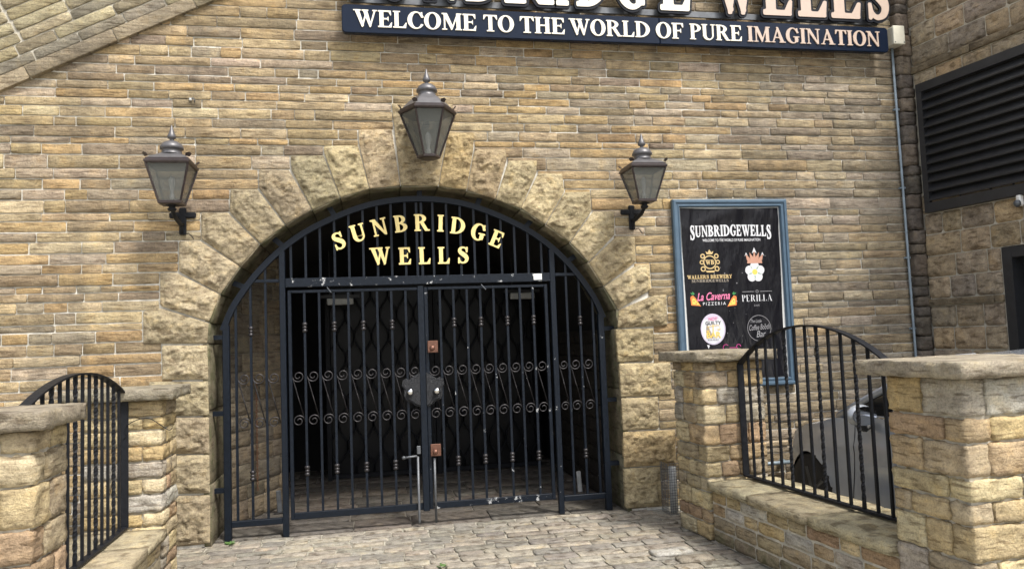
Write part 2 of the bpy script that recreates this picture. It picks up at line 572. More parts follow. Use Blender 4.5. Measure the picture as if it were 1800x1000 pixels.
def block(mb, c, d, rotz=0.0, amp=.010, rnd=.012, seg=.05, rock=1.0, topk=1.0):
    """free-standing rough stone: all faces uneven, corners rounded"""
    sd = rng.uniform(0, 500)
    ns = [max(2, min(24 if topk < 1 else 12, int(x / seg) + 1)) for x in d]
    idx, vs, fs = {}, [], []
    rot = Matrix.Rotation(rotz, 3, 'Z')
    def vert(i, j, k):
        if (i, j, k) in idx:
            return idx[(i, j, k)]
        f = [i / ns[0], j / ns[1], k / ns[2]]
        p = Vector([(f[a] - .5) * d[a] for a in range(3)])
        edges = sum(1 for a in range(3) if (i, j, k)[a] in (0, ns[a]))
        q = Vector((p.x * 10 + sd, p.y * 10, p.z * 10))
        nrm = Vector([(-1 if (i, j, k)[a] == 0 else 1) if (i, j, k)[a] in (0, ns[a]) else 0 for a in range(3)])
        if edges == 1:
            p += nrm * amp * (.05 + noise.noise(q) * .5 + facets(q * .9) * 1.1 + facets(q * 2.2) * .7 + noise.noise(q * 4.3) * .3) * rock * (topk if (k in (0, ns[2])) else 1)
        elif edges == 2:
            p -= nrm * (rnd * (.55 + .5 * noise.noise(q * 1.5)) + amp * .45 * noise.noise(q * 2.1 + Vector((5, 1, 2))))
            if topk < 1 and k in (0, ns[2]):
                h_ = Vector((nrm.x, nrm.y, 0))
                p += h_ * amp * (noise.noise(q * .8) * .9 + noise.noise(q * 2.6) * .8 - (.5 if k == 0 else 0))
        else:
            p -= nrm * rnd * .9
        vs.append(rot @ p + Vector(c))
        idx[(i, j, k)] = len(vs) - 1
        return idx[(i, j, k)]
    for a, b, cc in ((0, 1, 2), (1, 2, 0), (2, 0, 1)):
        for side in (0, 1):
            for i in range(ns[a]):
                for j in range(ns[b]):
                    def vv(x, y):
                        t = [0, 0, 0]
                        t[a], t[b], t[cc] = x, y, ns[cc] * side
                        return vert(*t)
                    f = (vv(i, j), vv(i + 1, j), vv(i + 1, j + 1), vv(i, j + 1))
                    fs.append(f if side else f[::-1])
    mb.add(vs, fs)

def one(pal, fn, name, mat, parent, smooth=True, v=.07):
    mb = MB()
    mb.tint = pick(pal, v) if isinstance(pal, list) else pal
    mb.rnd = rng.uniform(0, 9)
    fn(mb)
    return mb.build(name, mat, parent, smooth=smooth, attrs=True)

X3, Y3, Z3 = Vector((1, 0, 0)), Vector((0, 1, 0)), Vector((0, 0, 1))
NF = Vector((0, -1, 0))

# ------------------------------------------------------------------ ground
mb = MB()
mb.add([(-300, -300, -.03), (300, -300, -.03), (300, 300, -.03), (-300, 300, -.03)], [(0, 1, 2, 3)])
ground = tag(mb.build('ground', M_joint), kind='structure')
street = tag(empty('street', (0, 5, 0)), kind='structure')
mb = MB()
mb.add([(-1.6, 3.0, -.014), (2.9, 3.0, -.014), (2.9, 6.80, -.010), (-1.6, 6.80, -.010)], [(0, 1, 2, 3)])
mb.build('joint_bed', M_joint, street)
y = 6.775
while y > 5.02:
    d = rng.uniform(.115, .15)
    x = -1.55 + rng.uniform(-.15, .05)
    while x < 2.75:
        w = rng.uniform(.17, .36)
        right_lim = 2.46 + .0772 * (6.02 - y) + .03
        left_lim = -1.44
        if x + w > left_lim and x < right_lim:
            lift = noise.noise(Vector((x * 1.3, y * 1.3, 2))) * .006
            one(PAL_SETT, lambda m: face_stone(m, Vector((x + w / 2, y - d / 2, -.008 + lift)), X3, Z3, Y3, w - .014, d - .013, proud=.010, amp=.005, edge=.008, back=-.03, nx=7, nz=5, jit=.009),
                'sett', M_sett, street)
        x += w
    y -= d
# loose flags by the side wall
for (px, py, w, d, rz, tint) in ((1180, 972, .30, .15, .03, (.42, .41, .38)), (1222, 984, .26, .14, -.06, (.30, .27, .22))):
    r = ray(px, py); t = -EYE / r.z
    c = Vector((r.x * t, r.y * t, .010))
    mb = MB(); mb.tint = tint; mb.rnd = rng.random() * 9
    block(mb, c, (w, d, .035), rz, amp=.006, rnd=.008, seg=.06)
    o = mb.build('loose_flag', M_sett, None, smooth=True, attrs=True)
    tag(o, 'pale broken slab lying loose on the setts' if tint[0] > .4 else 'brown loose slab by the wall foot, nearest the camera', 'slab')

# passage floor: worn flags
pf = tag(empty('passage_floor', (.5, 8, 0)), kind='structure')
mb = MB()
mb.add([(-1.5, 6.78, -.012), (2.5, 6.78, -.012), (2.5, 10.5, -.012), (-1.5, 10.5, -.012)], [(0, 1, 2, 3)])
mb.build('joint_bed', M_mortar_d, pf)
y = 6.785
while y < 10.3:
    d = rng.uniform(.26, .42)
    x = -1.4
    while x < 2.3:
        w = rng.uniform(.4, .8)
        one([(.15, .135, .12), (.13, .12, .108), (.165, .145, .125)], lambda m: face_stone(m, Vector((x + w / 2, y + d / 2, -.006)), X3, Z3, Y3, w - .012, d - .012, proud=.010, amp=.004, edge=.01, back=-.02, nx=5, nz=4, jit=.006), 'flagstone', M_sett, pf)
        x += w
    y += d

# ------------------------------------------------------------------ the arched opening
INTR = [(-1.325, 0.0), (-1.325, .5), (-1.325, 1.1), (-1.325, 1.65), (-1.31, 1.82), (-1.223, 2.055), (-1.065, 2.287), (-.902, 2.473), (-.69, 2.637), (-.465, 2.764), (-.228, 2.872), (.027, 2.947), (.295, 2.975), (.626, 2.972), (.88, 2.934), (1.136, 2.86), (1.369, 2.764), (1.591, 2.621), (1.814, 2.451), (1.979, 2.269), (2.115, 2.046), (2.232, 1.827), (2.235, 1.655), (2.24, 1.1), (2.245, .5), (2.245, 0)]

facade = thing('stone_facade', 'coursed buff sandstone facade wall around the wide arched gateway', 'wall', (CX, YF, 0))
# mortar bed behind the stones with the opening cut out
mb = MB()
N = len(INTR)
top, lo, L0, L1 = 6.6, -.05, -6.5, 5.62
outer = []
for (x, z) in INTR:
    a = math.atan2(z - .6, x - CX)
    if z < 1.0:
        outer.append((L0 if x < CX else L1, z))
    else:
        k = min((top - .6) / max(math.sin(a), 1e-4), ((L1 - CX) if math.cos(a) > 0 else (CX - L0)) / max(abs(math.cos(a)), 1e-4))
        outer.append((CX + k * math.cos(a), .6 + k * math.sin(a)))
vs = [(x, YF, z) for x, z in INTR] + [(x, YF, z) for x, z in outer]
mb.add(vs, [(i, i + 1, N + i + 1, N + i) for i in range(N - 1)])
mb.add([(L0, YF + .6, lo), (L0, YF + .6, top), (L1, YF + .6, top), (L1, YF + .6, lo), (L0, YF, lo), (L0, YF, top), (L1, YF, top), (L1, YF, lo)],
       [(4, 5, 1, 0), (5, 6, 2, 1), (6, 7, 3, 2)])
mb.build('mortar_bed', M_mortar, facade)

# voussoirs and jamb blocks, outlines measured on the facade plane
VOUS = [
 [(251.6,546),(284,541),(369,568),(366,604),(252,604)],
 [(281.5,478.6),(311,478.6),(388.6,518),(369,566),(284,539),(281.5,537)],
 [(314.5,423.5),(352,422.5),(423,468.7),(388.6,518),(314.5,478)],
 [(353.6,374),(401,373.5),(457,429.6),(422,469),(353.6,421)],
 [(405,333),(453,332.3),(502.5,396.8),(458,429.6),(403,373)],
 [(454.5,298),(509,299.3),(549.3,369.5),(502.5,396),(454.5,331)],
 [(510.3,274.6),(569,273.3),(598.7,348.7),(549.3,370.3),(511.6,299)],
 [(568,257),(630,256),(649.7,333.3),(598.3,348.5),(570,272)],
 [(629,228.7),(689,227.5),(703.8,327.6),(649.7,333.6),(631,256)],
 [(687.7,182.7),(797,184),(786.6,233),(770.5,328.7),(703.8,327.6)],
 [(787,233.3),(833.7,234.4),(832,266),(820,335.6),(770.5,328.7)],
 [(839,263),(889,263),(891,281),(870.5,351.7),(820,335.6),(832,267)],
 [(893,282.7),(944,282.7),(943,304),(915,367.8),(870.5,351.7)],
 [(945,305),(988,306),(992,337.4),(958,395),(914.5,367)],
 [(992,337.4),(1037,337),(1039.7,371.6),(1001,427),(958.5,395)],
 [(1041,372),(1079,372),(1080,413),(1033.5,461.6),(1001.3,427)],
 [(1082,416),(1115,415),(1118,460),(1060,504),(1034,461.8)],
 [(1119.6,464.5),(1140.5,464.5),(1145,508.5),(1085.5,545),(1060,504)],
 [(1148.5,518.5),(1171,517.5),(1172.6,572.6),(1083.6,577),(1085.5,545)],
]
JAMB = [
 [(1080,578),(1148,576),(1148,635),(1085,637)], [(1086,638),(1178,636),(1180,694),(1090,698)], [(1090,699),(1156,696),(1158,753),(1093,757)],
 [(1093,758),(1186,754),(1188,816),(1095,821)], [(1095,822),(1161,818),(1163,884),(1098,889)],
 [(285,606),(366,606),(368,667),(285,668)], [(262,670),(368,669),(369,730),(262,732)], [(285,733),(369,732),(370,797),(285,798)],
 [(262,799),(370,798),(371,866),(262,868)], [(285,870),(371,868),(371,943),(285,945)],
]
PAL_ARCH = [(0.456, 0.377, 0.239), (0.428, 0.354, 0.225), (0.474, 0.396, 0.257), (0.419, 0.345, 0.216), (0.456, 0.359, 0.207)]
PAL_ARCHL = [(0.414, 0.351, 0.239), (0.387, 0.329, 0.221), (0.432, 0.369, 0.252)]
blocked = []
SPL = []
def shrink(poly, g=.006):
    c = sum((Vector(p) for p in poly), Vector((0, 0))) / len(poly)
    return [Vector(p) + (c - Vector(p)).normalized() * g for p in poly]
for L, nm in ((VOUS, 'voussoir'), (JAMB, 'jamb_block')):
    for pl in L:
        mp = []
        for (x, y) in pl:
            p = at(x, y, YF)
            mp.append((p.x - CX, p.z))
        if nm == 'jamb_block' and mp[0][0] > 0 and pl[0][1] > 800 or nm == 'jamb_block' and pl[0][1] == 870:
            mp = [(x, max(z, .03) if z > .1 else .03) for x, z in mp]
        blocked.append([(x + CX, z) for x, z in mp])
        mp = shrink(mp)[::-1]                  # counter-clockwise
        left = pl[0][0] < 560
        one(PAL_ARCHL if left else PAL_ARCH, lambda m: poly_stone(m, mp, Vector((CX, YF, 0)), X3, NF, Z3, proud=.030, margin=.036, rough=.040, back=-.02, res=.0125), nm, M_arch if nm == 'voussoir' else M_jamb, facade, smooth=True, v=.085)

# the soffit and reveals (damp stone ring between wall face and passage)
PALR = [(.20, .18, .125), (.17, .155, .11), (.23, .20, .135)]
for i in range(N - 1):
    a, b = Vector((INTR[i][0], 0, INTR[i][1])), Vector((INTR[i + 1][0], 0, INTR[i + 1][1]))
    V = (b - a).normalized()
    nn = Vector((V.z, 0, -V.x))                 # towards the opening for this ordering
    mid = (a + b) / 2
    if (Vector((CX, 0, 1.2)) - mid).dot(nn) < 0:
        nn = -nn
    if mid.z < .05:
        continue
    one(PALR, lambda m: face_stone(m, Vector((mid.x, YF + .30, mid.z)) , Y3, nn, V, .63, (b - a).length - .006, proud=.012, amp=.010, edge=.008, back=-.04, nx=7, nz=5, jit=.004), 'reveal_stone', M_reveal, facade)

# raking line of the sloping parapet (upper left)
RK0, RK1 = Vector((-2.908, 3.735)), Vector((-1.188, 4.603))
def rake_z(x):
    return RK0.y + (x - RK0.x) * (RK1.y - RK0.y) / (RK1.x - RK0.x)

# courses of facade stones
def pt_in(poly, x, z):
    ins = False
    n = len(poly)
    for i in range(n):
        x1, z1 = poly[i]; x2, z2 = poly[(i + 1) % n]
        if (z1 > z) != (z2 > z) and x < (x2 - x1) * (z - z1) / (z2 - z1) + x1:
            ins = not ins
    return ins
def span_blocked(z0, z1):
    los, his = [], []
    for z in (z0 + .006, (z0 + z1) / 2, z1 - .006):
        lo_, hi_ = 1e9, -1e9
        for poly in blocked + [[(p[0], p[1]) for p in INTR]]:
            xs = []
            n = len(poly)
            for i in range(n):
                x1, a1 = poly[i]; x2, a2 = poly[(i + 1) % n]
                if (a1 > z) != (a2 > z):
                    xs.append((x2 - x1) * (z - a1) / (a2 - a1) + x1)
            if xs:
                lo_, hi_ = min(lo_, min(xs)), max(hi_, max(xs))
        if hi_ > lo_:
            los.append(lo_); his.append(hi_)
    if not los:
        return None
    return max(los), min(his)

steps = sorted(set(round(at(x, y, YF).z, 3) for pl in VOUS[:10] for (x, y) in pl[:1]))
zz = [0.02]
rz = random.Random(3)
targets = [s for s in steps if s > 1.6] + [5.05]
while zz[-1] < 5.0:
    t = next(s for s in targets if s > zz[-1] + .03)
    gap = t - zz[-1]
    k = max(1, round(gap / .083))
    hs_ = [rz.uniform(.7, 1.35) for _ in range(k)]
    sc = gap / sum(hs_)
    for q in hs_:
        zz.append(zz[-1] + q * sc)
stones = []
for ci in range(len(zz) - 1):
    z0, z1 = zz[ci], zz[ci + 1]
    sb = span_blocked(z0, z1)
    runs = [(-3.55, 5.30)] if sb is None else [(-3.55, sb[0] - .004), (sb[1] + .004, 5.30)]
    for (a, b) in runs:
        if b - a < .04: continue
        ws = []
        tot = 0
        while tot < b - a:
            w = rz.choice((.17, .22, .26, .30, .34, .38, .44, .52)) * rz.uniform(.85, 1.15) * (.8 + .35 * min(1, (z1 - z0) / .09))
            ws.append(w); tot += w
        if len(ws) > 1 and rz.random() < .5: ws.pop()
        sc = (b - a) / sum(ws)
        x = a
        for w in ws:
            w *= sc
            stones.append((x, x + w, z0, z1))
            x += w
keep = []
for (x0, x1, z0, z1) in stones:
    if x0 < RK1.x + .3 and z0 > rake_z(x1) + .05: continue
    if z1 < 1.0 and x1 < -1.9 and False: continue
    c = (x0 + x1) / 2, (z0 + z1) / 2
    ok, dep = in_view((c[0], YF, c[1]))
    area = (x1 - x0) * (z1 - z0) / max(dep, 1) ** 2 if ok else 0
    # hidden behind piers, poster
    if 2.85 < c[0] < 3.92 and 1.1 < c[1] < 2.78: area = 0
    if c[1] < .9 : area *= .1
    keep.append((area, x0, x1, z0, z1))
keep.sort(reverse=True)
rest = MB()
for i, (ar, x0, x1, z0, z1) in enumerate(keep):
    w, h = x1 - x0 - rng.uniform(.006, .011), z1 - z0 - rng.uniform(.008, .014)
    O = Vector(((x0 + x1) / 2, YF, (z0 + z1) / 2))
    greyer = max(0, min(1, (O.x - 3.0) / 1.6))
    tint = pick(PAL_WALL, .09)
    g = sum(tint) / 3
    tint = tuple(t * (1 - .35 * greyer) + (g * k_) * .35 * greyer for t, k_ in zip(tint, (.98, .94, .85)))
    rr = rng.uniform(0, 9)
    args = dict(proud=rng.uniform(.008, .018), amp=rng.uniform(.002, .005), edge=rng.uniform(.003, .007), jit=.0042)
    if i < 300:
        m = MB(); m.tint, m.rnd = tint, rr
        face_stone(m, O, X3, NF, Z3, w, h, **args)
        m.build('stone', M_wall, facade, smooth=True, attrs=True)
    else:
        rest.tint, rest.rnd = tint, rr
        face_stone(rest, O, X3, NF, Z3, w, h, **args)
o = rest.build('stonework', M_wall, facade, smooth=True, attrs=True)
o['kind'] = 'stuff'

# ------------------------------------------------------------------ sloping parapet
par = thing('sloping_parapet', 'sloping stone parapet with smooth coping band crossing the upper left corner', 'parapet', (RK0.x, YF, RK0.y))
ang = math.atan2(RK1.y - RK0.y, RK1.x - RK0.x)
PU, PV = Vector((math.cos(ang), 0, math.sin(ang))), Vector((-math.sin(ang), 0, math.cos(ang)))
PO = Vector((RK0.x, YF, RK0.y))
mb = MB()
q = [PO + PU * a + PV * b for a, b in ((-1.2, .004), (2.9, .004), (2.9, 1.6), (-1.2, 1.6))]
mb.add([p + NF * .028 for p in q] + [p + NF * -.01 for p in q], [(0, 1, 2, 3), (0, 4, 5, 1), (1, 5, 6, 2), (2, 6, 7, 3), (3, 7, 4, 0)])
mb.build('mortar_bed', M_mortar_p, par)
u = -.95
for w in (.5, .72, .74, .70, .75, .7):
    one([(.34, .29, .20), (.31, .265, .185)], lambda m: face_stone(m, PO + PU * (u + w / 2) + PV * .055 + NF * .03, PU, NF, PV, w - .006, .108, proud=.024, amp=.0015, edge=.006, back=-.03, jit=.001), 'coping_stone', M_wall, par)
    u += w
jx = (Vector((-2.60, 0, 3.97)) - Vector((RK0.x, 0, RK0.y)))
ju = jx.dot(PU)
v = .113
while v < 1.35:
    hh = rng.uniform(.085, .118)
    jv = ju - .02 - (v - jx.dot(PV)) * .05 if v > .30 else -5
    for (ua, ub) in (((-.95, jv - .006), (jv + .006, 2.4)) if jv > -5 else ((-.95, 2.4),)):
        u = ua
        while u < ub - .02:
            w = rng.uniform(.24, .52)
            if ub - u - w < .12: w = ub - u
            c = PO + PU * (u + w / 2) + PV * (v + hh / 2) + NF * .028
            if in_view(c, .08)[0]:
                one([(.40, .345, .215), (.36, .315, .21), (.44, .39, .26), (.31, .27, .185), (.37, .29, .165), (.27, .245, .19)], lambda m: face_stone(m, c, PU, NF, PV, w - .012, hh - .012, proud=.013, amp=.007, jit=.006), 'stone', M_wall, par)
            u += w
    v += hh

# ------------------------------------------------------------------ corner pilaster strip and side building
SC = Vector((5.45, YF, 0))
SD = Vector((.169, -1, 0)).normalized()
SN = Vector((-1, -.169, 0)).normalized()
side = thing('side_building', 'dark brown rock-faced stone building adjoining at the facade corner', 'building', (5.45, YF, 0))
mb = MB()
def SP(s, n, z): return SC + SD * s + SN * n + Z3 * z
def sbox(mb, s0, s1, n0, n1, z0, z1):
    vs = [SP(s, n, z) for z in (z0, z1) for s, n in ((s0, n0), (s1, n0), (s1, n1), (s0, n1))]
    mb.add(vs, [(0, 3, 2, 1), (4, 5, 6, 7), (0, 1, 5, 4), (1, 2, 6, 5), (2, 3, 7, 6), (3, 0, 4, 7)])
sbox(mb, -.5, .85, -4, 0, -.05, 5.3)
sbox(mb, .85, 1.75, -4, 0, 2.25, 5.3)
sbox(mb, .85, 1.75, -4, -.18, -.05, 2.25)
sbox(mb, 1.75, 5.2, -4, 0, -.05, 5.3)
mb.build('wall_core', M_mortar_p, side)
zcur = .1
cs = []
for z0, hgt, thin in [(.10, .21, 0), (.31, .21, 0), (.52, .2, 0), (.72, .21, 0), (.93, .20, 0), (1.13, .205, 0), (1.335, .215, 0), (1.55, .21, 0), (1.76, .07, 1), (1.83, .21, 0), (2.04, .21, 0), (2.25, .215, 0), (2.465, .205, 0), (2.67, .20, 0), (2.87, .2, 0), (3.07, .2, 0), (3.27, .2, 0), (3.47, .2, 0), (3.67, .22, 0), (3.89, .21, 0), (4.10, .075, 1), (4.175, .20, 0), (4.375, .21, 0), (4.585, .2, 0), (4.785, .2, 0), (4.985, .21, 0)]:
    s = .06 + rng.uniform(-.02, .02)
    while s < 2.6:
        w = rng.uniform(.5, .8) if thin else rng.uniform(.2, .44)
        if s < .845 < s + w and z0 < 2.25: w = .845 - s
        c = SP(s + w / 2, 0, z0 + hgt / 2)
        okd = not (.84 < s + w / 2 < 1.76 and z0 + hgt < 2.30)
        okl = not (.16 < s + w / 2 < 2.4 and 2.70 < z0 and z0 + hgt < 3.92)
        if w > .03 and okd and okl and in_view(c, .05)[0]:
            if thin:
                one([(.25, .205, .14)], lambda m: face_stone(m, c, SD, SN, Z3, w - .006, hgt - .006, proud=.03, amp=.002, edge=.005), 'string_course', M_side, side)
            else:
                ply = [Vector((-w / 2 + .004, -hgt / 2 + .004)), Vector((w / 2 - .004, -hgt / 2 + .004)), Vector((w / 2 - .004, hgt / 2 - .004)), Vector((-w / 2 + .004, hgt / 2 - .004))]
                one(PAL_SIDE, lambda m: poly_stone(m, ply, c, SD, SN, Z3, proud=.010, margin=.010, rough=.030, back=-.02, res=.022), 'stone', M_side, side, smooth=True)
        s += w
# corner stones standing proud of both walls
z = .05
while z < 5.0:
    hh = rng.choice((.10, .14, .19, .22))
    one([(.155, .135, .115), (.18, .15, .12), (.135, .12, .105)], lambda m: block(m, Vector((5.375 + rng.uniform(-.012, .012), YF - .02, z + hh / 2)), (.15, .14, hh - .008), .1, amp=.012, rnd=.004, seg=.04), 'corner_stone', M_side, side)
    z += hh
# doorway in the side wall
door = empty('door', SP(1.3, 0, 0) - wloc(side)); door.parent = side
mb = MB()
sbox(mb, .855, .945, -.17, .012, 0, 2.245)
sbox(mb, 1.655, 1.745, -.17, .012, 0, 2.245)
sbox(mb, .945, 1.655, -.17, .010, 2.15, 2.243)
mb.build('door_frame', M_louvre, door)
mb = MB()
sbox(mb, .947, 1.653, -.165, -.12, 0.01, 2.148)
mb.build('door_leaf', M_louvre, door)

# louvre grille
lv = thing('louvre_grille', 'large dark ventilation louvre grille framed into the side building wall', 'louvre', SP(.15, 0, 2.7))
fz0, fz1, fs0, fs1 = 2.675, 3.965, .145, 2.25
for (a, b, c, d, nm) in ((fs0, fs1, fz1 - .085, fz1, 'frame_rail'), (fs0, fs1, fz0, fz0 + .095, 'frame_rail'), (fs0, fs0 + .06, fz0 + .097, fz1 - .087, 'frame_stile'), (fs1 - .06, fs1, fz0 + .097, fz1 - .087, 'frame_stile')):
    mb = MB(); sbox(mb, a, b, .005, .07, c, d); mb.build(nm, M_louvre, lv)
mb = MB(); sbox(mb, fs0 + .02, fs1 - .02, .002, .008, fz0 + .02, fz1 - .02); mb.build('back_panel', M_void, lv)
nsl = 12
for i in range(nsl):
    z = fz0 + .11 + (fz1 - fz0 - .20) * i / nsl
    mb = MB()
    prof = [(.066, 0), (.070, .012), (.064, .022), (.018, .082), (.012, .076), (.058, .012)]
    vs = [SP(s, n_, z + zz_) for s in (fs0 + .06, fs1 - .06) for n_, zz_ in prof]
    k = len(prof)
    mb.add(vs, [(j, (j + 1) % k, k + (j + 1) % k, k + j) for j in range(k)] + [tuple(range(k))[::-1], tuple(range(k, 2 * k))])
    mb.build('slat', M_louvre, lv)
# small white security light
sl = thing('security_light', 'small white bulkhead light on the side wall below the louvre', 'light', SP(1.09, .03, 2.60))
mb = MB(); mb.bbox(SP(1.09, .05, 2.63), (.05, .05, .10), .012); mb.build('housing', M_white, sl)
mb = MB(); mb.lathe([(.012, -.03), (.028, -.015), (.03, .01), (.018, .03)], SP(1.09, .085, 2.60), 10); mb.build('lens', M_steel, sl, smooth=True)

# ------------------------------------------------------------------ passage behind the gate
pas = thing('gateway_passage', 'dark vaulted stone passage running back behind the iron gate', 'passage', (CX, 8, 0))
YI, YB = YF + .60, 10.2
prof = [(x + .024 * (x - CX) / 1.5, z + (.024 if z > 1.7 else 0)) for x, z in INTR]
mb = MB()
P = len(prof)
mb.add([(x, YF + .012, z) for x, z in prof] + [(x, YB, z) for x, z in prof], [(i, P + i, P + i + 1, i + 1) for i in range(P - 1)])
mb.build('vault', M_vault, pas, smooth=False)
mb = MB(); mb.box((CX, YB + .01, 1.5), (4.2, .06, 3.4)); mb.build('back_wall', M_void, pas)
# splayed stone wall on the left
WA, WB = Vector((-1.30, 7.28, 0)), Vector((-.88, 8.10, 0))
WU = (WB - WA).normalized(); WN = Vector((WU.y, -WU.x, 0))
sw = empty('side_wall', WA - wloc(pas)); sw.parent = pas
mb = MB()
ln = (WB - WA).length
mb.add([WA, WB, WB + Z3 * 2.6, WA + Z3 * 2.6, WB + Vector((-.6, .2, 0)), WB + Vector((-.6, .2, 2.6))], [(0, 1, 2, 3), (1, 4, 5, 2)])
mb.build('mortar_bed', M_mortar_d, sw)
z = .01
while z < 2.5:
    hh = rng.uniform(.12, .19)
    s = rng.uniform(-.15, 0)
    while s < ln:
        w = rng.uniform(.22, .42)
        a, b = max(s, 0), min(s + w, ln)
        if b - a > .05:
            one([(.24, .20, .145), (.21, .18, .135), (.27, .22, .15), (.19, .165, .13)], lambda m: face_stone(m, WA + WU * ((a + b) / 2) + Z3 * (z + hh / 2), WU, WN, Z3, b - a - .008, hh - .008, proud=.012, amp=.005), 'stone', M_inner, sw)
        s += w
    z += hh
# coursed stone on the other side; passage shade is put into its near-black colour
WA2 = Vector((2.235, 7.28, 0))
sw2 = empty('side_wall', WA2 - wloc(pas)); sw2.parent = pas
z = .01
while z < 1.62:
    hh = rng.uniform(.13, .19)
    s = 0
    while s < 1.9:
        w = rng.uniform(.3, .5)
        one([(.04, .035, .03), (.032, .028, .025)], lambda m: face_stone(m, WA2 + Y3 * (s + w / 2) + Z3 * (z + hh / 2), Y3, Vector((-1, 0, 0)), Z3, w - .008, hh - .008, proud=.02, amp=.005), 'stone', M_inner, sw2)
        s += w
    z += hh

# inner collapsible grilles
def grille(x0, x1, label):
    g = thing('lattice_gate', label, 'gate', ((x0 + x1) / 2, 9.3, 0), 'inner lattice gates')
    for x in (x0, x1):
        mb = MB(); mb.box((x, 9.3, 1.15), (.05, .05, 2.28)); mb.build('stile', M_black, g)
    for z in (.05, .75, 2.28):
        mb = MB(); mb.box(((x0 + x1) / 2, 9.305, z), (abs(x1 - x0) - .05, .03, .045)); mb.build('rail', M_black, g)
    n = 12
    for i in range(n):
        xa = x0 + (x1 - x0) * (i + .5) / n
        pts = [(xa + .055 * math.sin(2 * PI * z_ / .52 + (PI if i % 2 else 0)) , 9.29, z_) for z_ in [.08 + 2.15 * k / 40 for k in range(41)]]
        mb = MB(); mb.tube(pts, .011, 5); mb.build('lattice_bar', M_black, g, smooth=True)
    mb = MB(); mb.box(((x0 + x1) / 2, 9.38, 1.15), (abs(x1 - x0) - .06, .012, 2.2)); mb.build('dark_pane', M_inpane, g)  # opaque near-black sheet, its colour standing in for the unlit depth behind the bars
    return g
grille(-.50, .73, 'dark lattice gate with wavy bars deep in the passage, nearer the splayed wall')
grille(.79, 2.02, 'dark lattice gate with wavy bars deep in the passage, farther from the splayed wall')
for (px, py, nm) in ((598, 530, 'pale rectangular light fitting deep in the passage behind the crank-handled leaf'), (918, 520, 'pale rectangular light fitting deep in the passage behind the chipped leaf')):
    p = at(px, py, 9.0)
    lf = thing('light_fitting', nm, 'light', p, 'light fittings in the passage')
    mb = MB(); mb.bbox(p, (.30, .07, .075), .01); mb.build('diffuser', M_fit, lf)
    mb = MB(); mb.box(p + Vector((0, .03, .06)), (.44, .06, .035)); mb.build('housing', M_louvre, lf)
    for sx in (-.12, .12):
        mb = MB(); mb.tube([p + Vector((sx, .03, .07)), p + Vector((sx, .03, .6))], .006, 5); mb.build('hanger', M_louvre, lf)
# short pale stops on the passage floor
for (px, py, lab) in ((491, 902, 'short pale metal gate stop on the floor beside the splayed stone wall'), (1019, 866, 'short weathered gate stop on the floor behind the narrow fixed panel')):
    r = ray(px, py); t = -EYE / r.z
    p = Vector((r.x * t, r.y * t, 0))
    st = thing('gate_stop', lab, 'gate stop', p, 'gate stops')
    mb = MB(); mb.bbox(p + Z3 * .11, (.045, .035, .22), .006, Matrix.Rotation(-.05, 3, 'Y')); mb.build('post', M_steel if px < 800 else M_fit, st)
    mb = MB(); mb.bbox(p + Z3 * .008, (.10, .08, .014), .003); mb.build('base_plate', M_knob, st)
# rusty chain
ch = thing('hanging_chain', 'thin rusty chain hanging down the splayed passage wall', 'chain', (-1.06, 7.66, .5))
p0 = WA + WU * .40 + WN * .04
for i in range(36):
    mb = MB()
    cz = 1.25 - i * .028
    a0 = 0 if i % 2 else PI / 2
    pts = [p0 + Vector((math.cos(a0) * .008 * math.cos(t_), math.sin(a0) * .008 * math.cos(t_), cz + .018 * math.sin(t_))) for t_ in [2 * PI * k / 8 for k in range(9)]]
    mb.tube(pts, .0028, 4, False); mb.build('link', M_rust, ch)

# ------------------------------------------------------------------ iron gate
AR = [(1.685, 1.78), (1.60, 1.98), (1.455, 2.195), (1.32, 2.35), (1.18, 2.48), (1.0, 2.61), (.80, 2.715), (.60, 2.80), (.41, 2.86), (.20, 2.895), (0, 2.906)]
ARCH = [(CX - a, z) for a, z in AR] + [(CX + a, z) for a, z in AR[::-1][1:]]
def arch_z(x):
    for (x0, z0), (x1, z1) in zip(ARCH, ARCH[1:]):
        if x0 <= x <= x1:
            return z0 + (z1 - z0) * (x - x0) / (x1 - x0)
    return 1.7
gf = thing('arched_gateway', 'fixed navy iron gate frame filling the arch, with gold lettering above', 'gate', (CX, YG, 0))
def smooth_curve(pts, k=4):
    out = []
    n = len(pts)
    for i in range(n - 1):
        p0, p1, p2, p3 = [Vector(pts[max(0, min(n - 1, j))]) for j in (i - 1, i, i + 1, i + 2)]
        for t_ in range(k):
            t = t_ / k
            out.append(.5 * ((2 * p1) + (p2 - p0) * t + (2 * p0 - 5 * p1 + 4 * p2 - p3) * t * t + (3 * p1 - p0 - 3 * p2 + p3) * t ** 3))
    out.append(Vector(pts[-1]))
    return out
ac = smooth_curve([(x, YG, z - .022) for x, z in ARCH], 3)
mb = MB(); mb.strip(ac, (0, 1, 0), .055, .050); mb.build('arch_bar', M_iron, gf)
XL0, XL1, XR1, XR0 = CX - 1.66, -.738, 1.668, CX + 1.66
for x, zt, m_ in ((XL0, 1.80, M_iron), (XR0, 1.80, M_iron_w)):
    mb = MB(); mb.bbox((x, YG, zt / 2), (.056, .056, zt), .004); mb.build('outer_post', m_, gf)
for x, m_ in ((XL1, M_iron), (XR1, M_iron_w)):
    zt = arch_z(x) - .04
    mb = MB(); mb.bbox((x, YG, zt / 2), (.050, .050, zt), .004); mb.build('inner_post', m_, gf)
mb = MB(); mb.bbox(((XL1 + XR1) / 2, YG - .004, 2.150), (XR1 - XL1 - .05, .05, .078), .004); mb.build('cross_rail', M_iron_c, gf)
